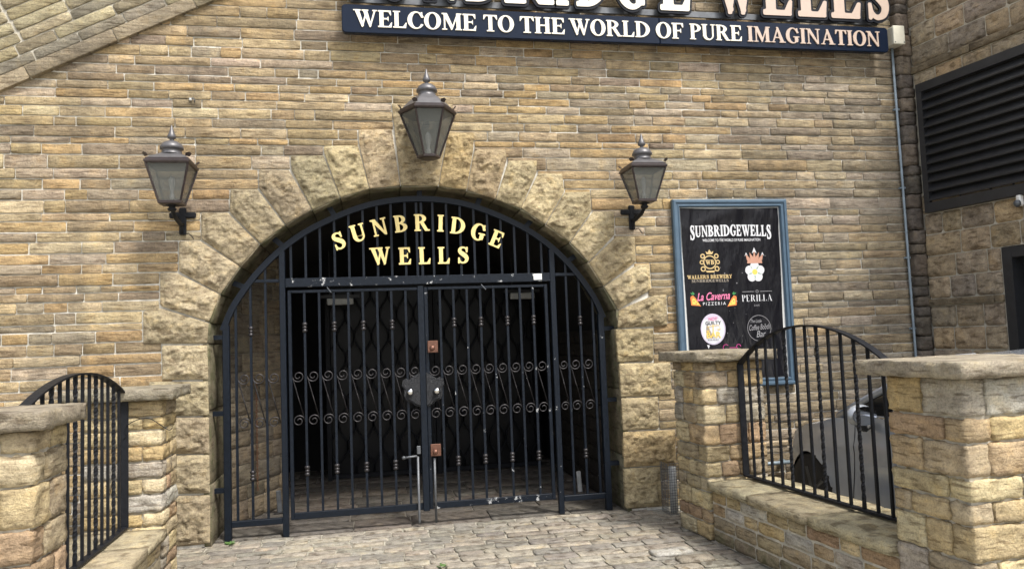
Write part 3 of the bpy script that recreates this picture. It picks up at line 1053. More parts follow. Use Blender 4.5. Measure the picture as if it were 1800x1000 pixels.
for a, b in ((CX - 1.46, XL1 - .026), (XR1 + .026, CX + 1.46)):
    mb = MB(); mb.bbox(((a + b) / 2, YG, 2.172), (b - a, .03, .028), .003); mb.build('side_rail', M_iron, gf)
for a, b, m_ in ((XL0 + .029, XL1 - .026, M_iron), (XR1 + .026, XR0 - .029, M_iron_w)):
    mb = MB(); mb.bbox(((a + b) / 2, YG, .135), (b - a, .045, .05), .004); mb.build('bottom_rail', m_, gf)
COLLAR = [(.010, -.045), (.019, -.040), (.024, -.030), (.019, -.018), (.013, -.012), (.018, -.006), (.0245, 0), (.018, .006), (.013, .012), (.019, .018), (.024, .030), (.019, .040), (.010, .045)]
def bar(parent, x, z0, z1, collars=(), mat=None, w=.020, y=YG):
    mb = MB(); mb.box((x, y, (z0 + z1) / 2), (w, w, z1 - z0))
    o = mb.build('bar', mat or M_iron, parent)
    for cz in collars:
        mb = MB(); mb.lathe(COLLAR, (x, y, cz), 10)
        mb.build('collar', M_knob, o, smooth=True)
    return o
PITCH_X = .1242
# overthrow bars
for i in range(-9, 10):
    if i == 0: continue
    x = CX + i * PITCH_X
    if x < XL1 + .05 or x > XR1 - .05: continue
    bar(gf, x, 2.188, arch_z(x) - .045)
for dx in (-.022, .022):
    bar(gf, CX + dx, 2.188, 2.85, w=.022)
# fixed side panels
def scroll_mesh(xl, xr):
    """an S-scroll between two bars"""
    cx, r = (xl + xr) / 2, min(.050, (xr - xl) / 2 - .009)
    pts = []
    zu, zl = 1.341, .961
    for k in range(29):                         # lower spiral, from its eye outwards
        t = k / 28
        a = -2 * PI * 1.45 * (1 - t)
        rr = r * (.20 + .80 * t ** .8)
        pts.append((cx + rr * math.cos(-a), YG, zl + rr * math.sin(-a)))
    up_ = [(2 * cx - x, y, zu + zl - z) for x, y, z in pts[::-1]]
    return pts + up_
def scroll(parent, xl, xr, worn=False):
    pts = scroll_mesh(xl, xr)
    n2 = len(pts) // 2
    radii = [.0052] * len(pts)
    mb = MB(); mb.tube(pts, radii, 5)
    return mb.build('scroll', M_knob, parent, smooth=True)
for xs, cz in (([-1.126, -1.004, -.880], True), ([1.796, 1.918, 2.042], True)):
    ps = M_iron if xs[0] < 0 else M_iron_w
    for i, x in enumerate(xs):
        bar(gf, x, .16, arch_z(x) - .045, (1.741, .525) if i == 1 else (), ps)
    ed = xs + [XL1 - .025] if xs[0] < 0 else [XR1 + .025] + xs
    for a, b in zip(ed, ed[1:]):
        scroll(gf, a, b)
# lugs holding the frame to the stone
for (px, py, L) in ((581, 368, .16), (489, 426, .15), (417, 500, .14), (737, 338, .11), (841, 354, .12), (929, 393, .14), (1005, 454, .15)):
    p = at(px, py, YG)
    dirv = Vector((p.x - CX, 0, (p.z - 1.6) * 1.15)).normalized()
    mb = MB(); mb.box(p + dirv * .005, (.034, .045, L), dirv.to_track_quat('Z', 'Y').to_matrix()); mb.build('lug', M_iron, gf)
for (z, s) in ((1.70, -1), (1.06, -1), (.42, -1), (1.66, 1), (1.0, 1), (.42, 1)):
    x = (XL0 if s < 0 else XR0)
    mb = MB(); mb.box((x + s * .075, YG, z), (.12, .045, .038)); mb.build('lug', M_iron, gf)
# white label and bent peg on the cross rail
p = at(945, 486.5, YG - .03)
mb = MB(); mb.box((p.x, YG - .0335, p.z), (.078, .003, .055)); mb.build('label_plate', M_white, gf)
for (px, py) in ((846, 500), (575, 505)):
    p = at(px, py, YG - .03)
    mb = MB(); mb.tube([p, p + Vector((.035, -.04, -.05))], .005, 5); mb.build('peg', M_steel, gf)

# gate leaves
def leaf(label, x_hang, x_meet, mat, side_):
    g = thing('gate_leaf', label, 'gate', ((x_hang + x_meet) / 2, YG, .1), 'leaves of the double gate')
    zb, zt = .135, 2.085
    mb = MB(); mb.bbox((x_hang, YG, (zb + zt) / 2), (.030, .034, zt - zb), .003); mb.build('hanging_stile', mat, g)
    a, b = sorted((x_hang, x_meet))
    mb = MB(); mb.bbox(((a + b) / 2, YG, zb + .0275), (b - a - .032, .036, .055), .003); mb.build('bottom_rail', M_iron_c if side_ > 0 else mat, g)
    mb = MB(); mb.bbox(((a + b) / 2, YG, zt - .012), (b - a - .032, .030, .024), .003); mb.build('top_rail', mat, g)
    n = 8
    xs = [x_hang + (x_meet - x_hang) * (i + 1) / (n + 1) for i in range(n)]
    for i, x in enumerate(xs):
        bar(g, x, zb + .055, zt - .024, (1.761, .536) if i % 2 == 0 else (), mat)
    ed = sorted([x_hang] + xs + [x_meet])
    for p_, q_ in zip(ed, ed[1:]):
        scroll(g, p_, q_)
    return g
gl = leaf('navy gate leaf of upright bars, with the crank-handled drop bolt', -.681, .442, M_iron, -1)
mb = MB(); mb.bbox((.450, YG - .008, 1.11), (.056, .056, 1.97), .004); mb.build('meeting_stile', M_iron, gl)
gr = leaf('worn navy gate leaf with chipped paint and two square copper plates', 1.600, .500, M_iron_w, 1)
mb = MB(); mb.bbox((.497, YG + .004, 1.11), (.032, .036, 1.95), .003); mb.build('meeting_stile', M_iron_w, gr)
# shield-shaped cast lock plates either side of the meeting stile
def lock_plate(parent, sgn, x0):
    out = [(0, .165), (.05, .135), (.095, .105), (.12, .118), (.150, .10), (.158, .055), (.138, .02), (.142, -.03), (.125, -.075), (.085, -.09), (.05, -.12), (0, -.14)]
    mb = MB()
    vs = [(x0 + sgn * x, YG - .030, 1.165 + z) for x, z in out] + [(x0 + sgn * x * .86, YG - .042, 1.165 + z * .86) for x, z in out] + [(x0 + sgn * x, YG - .018, 1.165 + z) for x, z in out]
    k = len(out)
    fs = [tuple(range(k, 2 * k))] + [(i, (i + 1) % k, k + (i + 1) % k, k + i) for i in range(k)] + [(i, 2 * k + i, 2 * k + (i + 1) % k, (i + 1) % k) for i in range(k)]
    if sgn < 0: fs = [f[::-1] for f in fs]
    mb.add(vs, fs)
    o = mb.build('lock_plate', M_lock, parent)
    mb = MB(); mb.tube([(x0 + sgn * .088, YG - .04, 1.165), (x0 + sgn * .088, YG - .052, 1.165), (x0 + sgn * .088, YG - .066, 1.165), (x0 + sgn * .088, YG - .082, 1.165), (x0 + sgn * .088, YG - .09, 1.165)], [.03, .03, .022, .030, .014], 10)
    mb.build('knob', M_chrome, o, smooth=True)
lock_plate(gl, -1, .422)
lock_plate(gr, 1, .479)
for z in (1.553, .645):
    mb = MB(); mb.bbox((.545, YG - .026, z), (.092, .012, .105), .003); o = mb.build('copper_plate', M_copper, gr)
    mb = MB(); mb.tube([(.538, YG - .03, z - .012), (.538, YG - .05, z - .012), (.538, YG - .06, z - .012), (.538, YG - .075, z - .012), (.538, YG - .08, z - .012)], [.012, .012, .024, .022, .008], 10); mb.build('knob', M_copper, o, smooth=True)
# drop bolts
mb = MB(); mb.tube([(.385, YG - .035, .60), (.385, YG - .035, .05), (.385, YG - .035, .02)], .011, 8); o = mb.build('drop_bolt', M_steel, gl, smooth=True)
mb = MB(); mb.tube([(.385, YG - .035, .59), (.37, YG - .04, .605), (.27, YG - .06, .60)], .010, 8); mb.build('crank_handle', M_steel, o, smooth=True)
mb = MB(); mb.lathe([(.005, -.016), (.017, -.008), (.017, .008), (.005, .016)], (.262, YG - .062, .60), 8); mb.build('handle_knob', M_steel, o, smooth=True)
mb = MB(); mb.bbox((.395, YG - .03, .655), (.034, .02, .07), .004); mb.build('hasp', M_steel, o)
mb = MB(); mb.tube([(.530, YG - .032, .575), (.530, YG - .032, .02)], .011, 8); mb.build('drop_bolt', M_steel, gr, smooth=True)

# ------------------------------------------------------------------ lettering (drawn glyphs)
def ell(cx, cy, rx, ry, a0=0, a1=360, n=40):
    return [(cx + rx * math.cos(R(a0 + (a1 - a0) * i / n)), cy + ry * math.sin(R(a0 + (a1 - a0) * i / n))) for i in range(n + (0 if a1 - a0 == 360 else 1))]
def rc(x0, y0, x1, y1): return [(x0, y0), (x1, y0), (x1, y1), (x0, y1)]
S_ = .20
def GL():
    g = {}
    st = lambda x: ('+', rc(x, 0, x + S_, 1))
    def sf(x0, x1, y): return ('+', [(x0, y), (x1, y), (x1, y + .055), (x0, y + .055)])
    E = [st(.08), ('+', rc(0, .93, .66, 1)), ('+', [(.54, .94), (.66, .94), (.67, .72), (.635, .72)]), ('+', rc(.25, .475, .52, .545)), ('+', [(.45, .51), (.53, .67), (.53, .35)])]
    g['E'] = (E + [('+', rc(0, 0, .68, .07)), ('+', [(.54, .06), (.68, .06), (.71, .30), (.675, .30)])], .71)
    g['F'] = (E + [sf(0, .38, 0)], .67)
    g['L'] = ([st(.08), sf(0, .37, .945), ('+', rc(0, 0, .66, .07)), ('+', [(.50, .06), (.66, .06), (.69, .32), (.655, .32)])], .69)
    g['I'] = ([st(.08), sf(0, .36, 0), sf(0, .36, .945)], .36)
    g['T'] = ([st(.26), sf(.16, .56, 0), ('+', rc(.0, .93, .72, 1)), ('+', [(0, .95), (.14, .95), (.02, .72), (-.01, .72)]), ('+', [(.58, .95), (.72, .95), (.73, .72), (.70, .72)])], .72)
    g['H'] = ([st(.08), st(.58), ('+', rc(.2, .46, .65, .535)), sf(0, .36, 0), sf(0, .36, .945), sf(.50, .86, 0), sf(.50, .86, .945)], .86)
    g['N'] = ([('+', rc(.11, .02, .18, .97)), ('+', [(.02, 1), (.26, 1), (.80, .0), (.70, .0)]), ('+', rc(.71, .0, .79, .98)), sf(.02, .28, 0), sf(.60, .90, .945), sf(-.02, .2, .945)], .90)
    g['M'] = ([('+', rc(.11, .0, .18, .97)), ('+', [(.05, 1), (.27, 1), (.58, .2), (.49, 0)]), ('+', [(.47, .0), (.53, 0), (.88, 1), (.80, 1)]), ('+', rc(.76, 0, .96, 1)), sf(0, .28, 0), sf(0, .2, .945), sf(.69, 1.04, 0), sf(.9, 1.04, .945)], 1.04)
    g['W'] = ([('+', [(.05, 1), (.27, 1), (.50, .05), (.40, -.02)]), ('+', [(.38, -.02), (.45, -.02), (.63, .70), (.59, .82)]), ('+', [(.45, 1), (.67, 1), (.88, .05), (.79, -.02)]), ('+', [(.77, -.02), (.84, -.02), (1.10, .97), (1.02, .97)]), sf(-.02, .36, .945), sf(.40, .74, .945), sf(.94, 1.17, .945)], 1.16)
    g['A'] = ([('+', [(.09, 0), (.16, 0), (.46, .86), (.42, 1.0)]), ('+', [(.36, 1.01), (.48, 1.01), (.84, 0), (.61, 0)]), ('+', rc(.2, .29, .66, .36)), sf(0, .27, 0), sf(.53, .92, 0)], .92)
    g['U'] = ([('+', rc(.08, .3, .28, 1)), ('+', rc(.66, .3, .74, 1)), ('+', ell(.41, .31, .33, .33, 180, 360)), ('-', ell(.47, .31, .19, .25, 180, 360)), ('-', rc(.28, .3, .66, .9)), sf(0, .37, .945), sf(.56, .84, .945)], .84)
    g['O'] = ([('+', ell(.43, .5, .43, .52)), ('-', ell(.43, .5, .215, .455))], .86)
    C = [('+', ell(.43, .5, .43, .52)), ('-', ell(.47, .5, .245, .455)), ('-', [(.5, .30), (1, .22), (1, .70), (.5, .64)]), ('+', [(.70, .98), (.76, 1.0), (.77, .66), (.73, .66), (.62, .84)])]
    g['C'] = (C, .80)
    g['G'] = (C + [('+', rc(.57, .08, .77, .44)), ('+', rc(.47, .39, .86, .445))], .87)
    g['D'] = ([st(.08), ('+', ell(.26, .5, .60, .5, -90, 90)), ('-', ell(.26, .5, .38, .44, -90, 90)), ('+', rc(.08, 0, .28, 1)), ('+', rc(0, .945, .28, 1)), ('+', rc(0, 0, .28, .055))], .86)
    g['P'] = ([('+', ell(.28, .735, .42, .265, -90, 90)), ('-', ell(.28, .735, .22, .205, -90, 90)), ('+', rc(.08, 0, .28, 1)), sf(0, .38, 0), sf(0, .28, .945)], .70)
    g['R'] = ([('+', ell(.28, .745, .42, .255, -90, 90)), ('-', ell(.28, .745, .22, .195, -90, 90)), ('+', rc(.08, 0, .28, 1)), ('+', [(.34, .52), (.54, .52), (.80, .055), (.90, .055), (.90, 0), (.64, 0)]), sf(0, .36, 0), sf(0, .28, .945)], .88)
    g['B'] = ([('+', ell(.28, .755, .38, .245, -90, 90)), ('-', ell(.28, .755, .20, .185, -90, 90)), ('+', ell(.28, .275, .46, .275, -90, 90)), ('-', ell(.28, .275, .25, .215, -90, 90)), ('+', rc(.08, 0, .28, 1)), sf(0, .28, 0), sf(0, .28, .945)], .75)
    g['Y'] = ([('+', rc(.32, 0, .52, .45)), ('+', [(.04, 1), (.26, 1), (.50, .42), (.32, .42)]), ('+', [(.42, .42), (.52, .42), (.78, 1), (.70, 1)]), sf(.22, .62, 0), sf(-.02, .35, .945), sf(.62, .88, .945)], .86)
    g['S'] = ([('s', [(.57, .80, .03), (.47, .935, .033), (.32, .965, .036), (.18, .90, .065), (.135, .77, .088), (.21, .65, .105), (.36, .545, .118), (.50, .43, .118), (.575, .29, .095), (.53, .13, .07), (.39, .04, .038), (.24, .045, .034), (.10, .18, .03)]),
               ('+', [(.54, .68), (.60, .68), (.61, 1.0), (.56, .99), (.50, .9)]), ('+', [(.06, -.0), (.11, .0), (.17, .1), (.12, .33), (.06, .33)])], .67)
    g['Z'] = ([('+', rc(.03, .92, .70, 1)), ('+', rc(.0, 0, .70, .08)), ('+', [(.46, .94), (.70, .94), (.24, .06), (.0, .06)])], .72)
    return g
GLYPH = GL()
_sdf = {}
def glyph_field(ch, res):
    k = (ch, res)
    if k in _sdf: return _sdf[k]
    ops, w = GLYPH[ch]
    x = np.arange(-.16, w + .17, res); y = np.arange(-.18, 1.19, res)
    X, Y = np.meshgrid(x, y)
    d = np.full(X.shape, 1e9)
    for op, q in ops:
        if op == 's':
            pts = smooth_curve([Vector(p) for p in q], 4)
            for a, b in zip(pts, pts[1:]):
                ex, ey = b.x - a.x, b.y - a.y
                t = np.clip(((X - a.x) * ex + (Y - a.y) * ey) / (ex * ex + ey * ey + 1e-12), 0, 1)
                dd = np.hypot(X - a.x - ex * t, Y - a.y - ey * t) - (a.z + (b.z - a.z) * t)
                d = np.minimum(d, dd)
        else:
            e = sd_poly(X, Y, q)
            d = np.minimum(d, e) if op == '+' else np.maximum(d, -e)
    _sdf[k] = (x, y, d, w)
    return _sdf[k]
_lm = {}
def letter(mb, ch, O, U, V, N, height, depth, xs=1.0, off=0.0, res=.028, surf=None):
    """letter as a solid: O = lower left corner, U/V in-plane axes, N outward"""
    key = (ch, off, res)
    if key not in _lm:
        x, y, d, w = glyph_field(ch, res)
        _lm[key] = field_mesh(x, y, d, off)
    vs, fs, rim = _lm[key]
    f_ = surf or (lambda p: p)
    front = [f_(O + U * (a * height * xs) + V * (b * height) + N * depth) for a, b in vs]
    back = [f_(O + U * (a * height * xs) + V * (b * height)) for a, b in vs]
    n = len(vs)
    flip = U.cross(V).dot(N) < 0
    F = [tuple(f) for f in fs] + [(b, a, n + a, n + b) for a, b in rim]
    if flip: F = [f[::-1] for f in F]
    mb.add(front + back, F)
def lw(ch): return GLYPH[ch][1]

# gold gate letters
GLT = [('S', 175, 318, 19), ('U', 347, 247, 15), ('N', 535, 197, 12), ('B', 720, 167, 6), ('R', 905, 157, 1), ('I', 1072, 163, -3), ('D', 1224, 185, -8), ('G', 1405, 240, -15), ('E', 1565, 300, -24), ('W', 542, 450, 3), ('E', 757, 450, 1), ('L', 930, 447, 1), ('L', 1100, 445, 0), ('S', 1268, 442, -2)]
for ch, cx, cy, rot in GLT:
    p = at(560 + cx / 5, 360 + cy / 5, YG - .016)
    a = R(rot)
    U, V = Vector((math.cos(a), 0, math.sin(a))), Vector((-math.sin(a), 0, math.cos(a)))
    hgt = .148
    mb = MB(); letter(mb, ch, p - U * (lw(ch) * hgt * .5) - V * hgt * .5, U, V, NF, hgt, .006, 1.0, .018)
    mb.build('letter', M_gold, gf)

# ------------------------------------------------------------------ signs over the gate
sg = thing('tagline_sign', 'long navy sign board with white capitals across the top of the facade', 'sign', (2.5, YF - .1, 4.41))
bx0, bx1, bz0, bz1, yb = -.177, 5.13, 4.285, 4.537, 6.50
mb = MB()
def rrect(x0, x1, z0, z1, r, n=5):
    out = []
    for (cx, cz, a0) in ((x1 - r, z0 + r, -90), (x1 - r, z1 - r, 0), (x0 + r, z1 - r, 90), (x0 + r, z0 + r, 180)):
        out += [(cx + r * math.cos(R(a0 + 90 * k / n)), cz + r * math.sin(R(a0 + 90 * k / n))) for k in range(n + 1)]
    return out
for (xa, xb, nm) in ((bx0, 2.725, 'board_panel'), (2.729, bx1, 'board_panel')):
    pr = rrect(xa, xb, bz0, bz1, .035)
    mid = xa if xa > 0 else xb
    pr = [((mid, z) if abs(x - mid) < .036 else (x, z)) for x, z in pr]
    pr2 = []
    for q in pr:
        if not pr2 or (Vector(q) - Vector(pr2[-1])).length > 1e-5: pr2.append(q)
    for q_ in range(len(pr2)):      # square the joint end
        x, z = pr2[q_]
        if abs(x - mid) < 1e-6 and z < bz0 + .035: pr2[q_] = (x, bz0)
        if abs(x - mid) < 1e-6 and z > bz1 - .035: pr2[q_] = (x, bz1)
    pr3 = []
    for q in pr2:
        if not pr3 or (Vector(q) - Vector(pr3[-1])).length > 1e-5: pr3.append(q)
    k = len(pr3)
    mb = MB()
    c_in = [((x - (xa + xb) / 2) * (1 - .012 / (xb - xa)) + (xa + xb) / 2, (z - (bz0 + bz1) / 2) * .96 + (bz0 + bz1) / 2) for x, z in pr3]
    mb.add([(x, yb, z) for x, z in c_in] + [(x, yb + .006, z) for x, z in pr3] + [(x, yb + .055, z) for x, z in pr3],
           [tuple(range(k))] + [(k + i, k + (i + 1) % k, (i + 1) % k, i) for i in range(k)] + [(2 * k + i, 2 * k + (i + 1) % k, k + (i + 1) % k, k + i) for i in range(k)])
    mb.build(nm, M_navy, sg)
for x in (.3, 1.6, 3.2, 4.6):
    mb = MB(); mb.box((x, yb + .11, 4.41), (.05, .11, .05)); mb.build('standoff', M_steel, sg)
WORDS = [('WELCOME', 622, 837), ('TO', 850, 903), ('THE', 914, 992), ('WORLD', 1000, 1141), ('OF', 1152, 1200), ('PURE', 1211, 1302), ('IMAGINATION', 1312, 1544)]
yl = yb - .001
nl = 0
for wd, xa, xb in WORDS:
    A, B = at(xa, 45, yl).x, at(xb, 45, yl).x
    hgt = .150
    gapu = .05
    tw = sum(lw(c) for c in wd) + gapu * (len(wd) - 1)
    xs = (B - A) / (tw * hgt)
    x = A
    for c in wd:
        mb = MB(); letter(mb, c, Vector((x, yl, 4.338)), X3, Z3, NF, hgt, .010, xs, .004, res=.03)
        mb.build('letter', M_cream if wd != 'IMAGINATION' else M_rose, sg)
        x += (lw(c) + gapu) * hgt * xs
big = thing('channel_letter_sign', 'tall raised serif letters with navy edges standing above the tagline board', 'sign', (2.5, YF - .1, 4.6))
for z in (4.63, 4.95):
    mb = MB(); mb.box((2.5, 6.61, z), (5.2, .02, .055)); mb.build('mounting_rail', M_steel, big)
BIG = [('S', 626, 50), ('U', 694, 66), ('N', 776, 70), ('B', 846, 62), ('R', 931, 92), ('I', 990, 30), ('D', 1042, 62), ('G', 1113, 64), ('E', 1189, 60), ('W', 1294, 78), ('E', 1369, 58), ('L', 1430, 57), ('L', 1489, 58), ('S', 1545, 46)]
for ch, cx, wpx in BIG:
    wm = at(cx + wpx / 2, 15, 6.5).x - at(cx - wpx / 2, 15, 6.5).x
    p = at(cx, 15, 6.5)
    hgt = .45
    xs = min(1.25, (wm - .058) / (lw(ch) * hgt))
    w2 = lw(ch) * hgt * xs
    O = Vector((p.x - w2 / 2, 6.545, 4.632))
    mb = MB(); letter(mb, ch, O, X3, Z3, NF, hgt, .022, xs, .085, res=.035); o = mb.build('letter_body', M_navyside, big)
    mb = MB(); letter(mb, ch, O + NF * .023, X3, Z3, NF, hgt, .006, xs, .028, res=.03); mb.build('letter_face', M_cream if cx < 1270 else M_rose, o)

# junction box and conduit
jb = thing('junction_box', 'weathered cream junction box at the end of the navy sign', 'junction box', at(1578, 77, 6.58))
mb = MB(); mb.bbox((5.265, 6.59, 4.475), (.125, .13, .185), .008); mb.build('box_body', M_box, jb)
mb = MB(); mb.bbox((5.265, 6.518, 4.475), (.130, .016, .190), .005); mb.build('lid', M_box, jb)
for dx in (-.05, .05):
    mb = MB(); mb.tube([(5.265 + dx, 6.51, 4.475 - .075), (5.265 + dx, 6.505, 4.475 - .075)], .006, 6); mb.build('screw', M_steel, jb)
cd = thing('conduit_pipe', 'thin grey conduit pipe running down the facade from the junction box', 'pipe', (5.27, 6.63, 0))
mb = MB(); mb.tube([(5.262, 6.625, 4.38), (5.268, 6.625, 3.0), (5.272, 6.625, 1.5), (5.274, 6.625, .05)], .0125, 8); mb.build('pipe', M_conduit, cd, smooth=True)
for z in (3.75, 2.95, 2.25, 1.55, .8):
    mb = MB(); mb.box((5.267, 6.636, z), (.055, .03, .018)); mb.build('saddle_clip', M_conduit, cd)

# wall hook and a few small fixings
hk = thing('wall_fixing', 'small grey cable fixing on the wall above the lantern beside the sloping parapet', 'fixing', at(335, 175, YF - .03))
p = at(335, 175, YF - .03)
mb = MB(); mb.lathe([(.006, -.012), (.014, -.008), (.014, .008), (.006, .012)], p, 8); mb.build('boss', M_fit, hk)
mb = MB(); mb.tube([p, p + Vector((.02, -.015, .008)), p + Vector((.035, -.01, -.01)), p + Vector((.03, .01, -.02))], .005, 5); mb.build('hook', M_steel, hk)

# ------------------------------------------------------------------ lanterns
def lantern(label, c, top_z, frame_z, bot_z, wt, wb, n, ang, bracket):
    """c = (x,y); n sides; wt / wb = half width over corners at the frame and the foot"""
    L = thing('wall_lantern', label, 'lantern', (c[0], c[1], bot_z), 'lanterns on the facade')
    x0, y0 = c
    H = frame_z - bot_z
    cor = lambda r, z, k: Vector((x0 + r * math.cos(ang + 2 * PI * k / n), y0 + r * math.sin(ang + 2 * PI * k / n), z))
    # cornice frame
    mb = MB()
    mb.lathe([(wt * .93, -.024), (wt, -.020), (wt * 1.03, -.008), (wt * 1.03, .002), (wt * .965, .006), (wt * .965, .020), (wt * .88, .022)], (x0, y0, frame_z), n, ang); mb.build('cornice', M_lamp, L)
    # roof
    rh = top_z - frame_z
    mb = MB()
    mb.lathe([(wt * .92, .021), (wt * .80, .038), (wt * .58, .058), (wt * .36, .080)] if n == 4 else [(wt * .92, .021), (wt * .66, .085), (wt * .40, .135)], (x0, y0, frame_z), n, ang); o = mb.build('roof', M_lamproof, L)
    z0 = frame_z + (.078 if n == 4 else .135)
    k = (top_z - z0) / .23
    mb = MB()
    mb.lathe([(.085, -.004), (.078, .006), (.074, .03), (.079, .034), (.090, .040), (.088, .058), (.072, .082), (.045, .098), (.022, .104), (.016, .110), (.016, .118), (.030, .124), (.034, .138), (.026, .158), (.014, .190), (.006, .222), (.002, .23)], (0, 0, 0), 16)
    mb.v = [(x + x0, y + y0, z * k + z0) for x, y, z in mb.v]
    mb.build('chimney_finial', M_lamproof, o, smooth=True)
    for q in range(n):
        p = cor(wt * .99, frame_z + .03, q); od = (p - Vector((x0, y0, p.z))).normalized()
        mb = MB(); sdv = Vector((-od.y, od.x, 0))
        vs = [p + sdv * .018 - od * .012, p - sdv * .018 - od * .012, p - sdv * .024 + od * .004 + Z3 * .020, p + Z3 * .030 + od * .010, p + sdv * .024 + od * .004 + Z3 * .020]
        vs += [v_ - od * .008 for v_ in vs]
        mb.add(vs, [(0, 1, 2, 3, 4), (9, 8, 7, 6, 5)] + [(i, 5 + i, 5 + (i + 1) % 5, (i + 1) % 5) for i in range(5)]); mb.build('corner_leaf', M_lamp, L)
    for q in range(n):
        a, b = cor(wt * .95, frame_z - .024, q), cor(wb, bot_z + .012, q)
        mb = MB(); mb.tube([a, b], .0085, 4); mb.build('corner_bar', M_lamp, L)
        a2, b2 = cor(wt * .95, frame_z - .024, q + 1), cor(wb, bot_z + .012, q + 1)
        inn = lambda v_: v_ + (Vector((x0, y0, v_.z)) - v_) * .04
        mb = MB(); mb.add([inn(a), inn(a2), inn(b2), inn(b)], [(0, 1, 2, 3)]); mb.add([inn(a) * 1, inn(a2), inn(b2), inn(b)], [])
        # give the pane thickness
        nn = (inn(a2) - inn(a)).cross(inn(b) - inn(a)).normalized() * .003
        mb = MB(); f4 = [inn(a), inn(a2), inn(b2), inn(b)]
        mb.add(f4 + [v_ + nn for v_ in f4], [(0, 1, 2, 3), (7, 6, 5, 4), (0, 4, 5, 1), (1, 5, 6, 2), (2, 6, 7, 3), (3, 7, 4, 0)])
        mb.build('pane', M_pane, L)
    mb = MB(); mb.lathe([(wb * .8, -.012), (wb * 1.06, -.006), (wb * 1.08, .012), (wb * .98, .016)], (x0, y0, bot_z), n, ang); mb.build('foot_frame', M_lamp, L)
    mb = MB(); mb.lathe([(.018, .015), (.018, .07), (.012, .075), (.014, .10), (.026, .16), (.026, .19), (.014, .215), (.004, .222)], (x0, y0, bot_z), 10); mb.build('bulb', M_bulb, L, smooth=True)
    if bracket:
        B = empty('bracket', Vector((x0, y0, bot_z)) - wloc(L)); B.parent = L
        yw = YF - .025
        sg_ = bracket
        mb = MB(); mb.bbox((x0 + sg_ * .0, yw + .0, bot_z - .085), (.055, .03, .23), .008); mb.build('back_plate', M_black, B)
        mb = MB(); mb.bbox((x0 - .0, yw, bot_z - .035), (.21, .028, .05), .01); mb.build('back_plate', M_black, B)
        mb = MB(); mb.tube([(x0, yw - .01, bot_z - .11), (x0, yw - .10, bot_z - .12), (x0, y0 + .08, bot_z - .09), (x0, y0, bot_z - .045), (x0, y0, bot_z - .008)], .017, 8); mb.build('arm', M_black, B, smooth=True)
        pts = [(x0, yw - .02 - .06 * (1 - math.cos(t_)) - .02 * math.sin(2 * t_), bot_z - .185 + .10 * t_ / PI + .03 * math.sin(t_)) for t_ in [PI * k_ / 10 for k_ in range(11)]]
        mb = MB(); mb.tube(pts, .010, 6); mb.build('scroll', M_black, B, smooth=True)
        mb = MB(); mb.lathe([(.012, -.05), (.03, -.042), (.036, -.03), (.022, -.018), (.03, -.006), (.05, 0)], (x0, y0, bot_z - .012), 12); mb.build('cup', M_black, B, smooth=True)
        mb = MB(); mb.tube([(x0 + .02, yw - .02, bot_z - .2), (x0 + .05, yw - .03, bot_z - .19), (x0 + .075, yw - .02, bot_z - .215), (x0 + .09, yw - .02, bot_z - .24)], .004, 5); mb.build('cable', M_black, B)
    else:
        mb = MB(); mb.box((x0, (y0 + YF) / 2 + .08, frame_z - .05), (.05, YF - y0 - .12, .03)); mb.build('bracket', M_black, L)
    return L
lantern('four-sided lantern on a wall bracket below the sloping parapet', (-1.512, 6.30), 3.391, 3.075, 2.758, .230, .116, 4, PI / 4, 1)
lantern('six-sided lantern hanging over the keystone of the arch', (.527, 6.37), 3.935, 3.555, 3.16, .243, .095, 6, 0, 0)
lantern('four-sided lantern on a wall bracket next to the poster frame', (2.415, 6.30), 3.375, 3.06, 2.760, .228, .113, 4, PI / 4, -1)

# ------------------------------------------------------------------ poster frame and banner
nb = thing('poster_frame', 'blue-grey moulded poster frame fixed to the facade beside the arch', 'poster frame', (3.385, YF, 1.06))
fx0, fx1, fz0, fz1 = 2.806, 3.972, 1.066, 2.838
yo = 6.615
def mould(a, b, inward):
    """moulded frame member between outer corners a, b with mitred ends; inward = unit vector into the frame"""
    a, b = Vector(a), Vector(b)
    d = (b - a).normalized()
    prof = [(0, .03), (0, -.012), (.012, -.022), (.030, -.022), (.036, -.010), (.050, -.010), (.056, -.016), (.064, -.016), (.072, .0), (.072, .03)]
    vs = []
    for e, s in ((a, 1), (b, -1)):
        for w_, y_ in prof:
            vs.append(e + Vector(inward) * w_ + d * (w_ * s) + Vector((0, y_, 0)))
    k = len(prof)
    mb = MB()
    mb.add(vs, [(i, (i + 1) % k, k + (i + 1) % k, k + i) for i in range(k)])
    mb.build('frame_member', M_frame, nb)
yv = yo
mould((fx0, yv, fz1), (fx1, yv, fz1), (0, 0, -1)); mould((fx0, yv, fz0), (fx1, yv, fz0), (0, 0, 1))
mould((fx0, yv, fz0), (fx0, yv, fz1), (1, 0, 0)); mould((fx1, yv, fz0), (fx1, yv, fz1), (-1, 0, 0))
mb = MB(); mb.box(((fx0 + fx1) / 2, yo + .022, (fz0 + fz1) / 2), (fx1 - fx0 - .13, .012, fz1 - fz0 - .13)); mb.build('backing_board', M_board, nb)
YBN = yo + .008
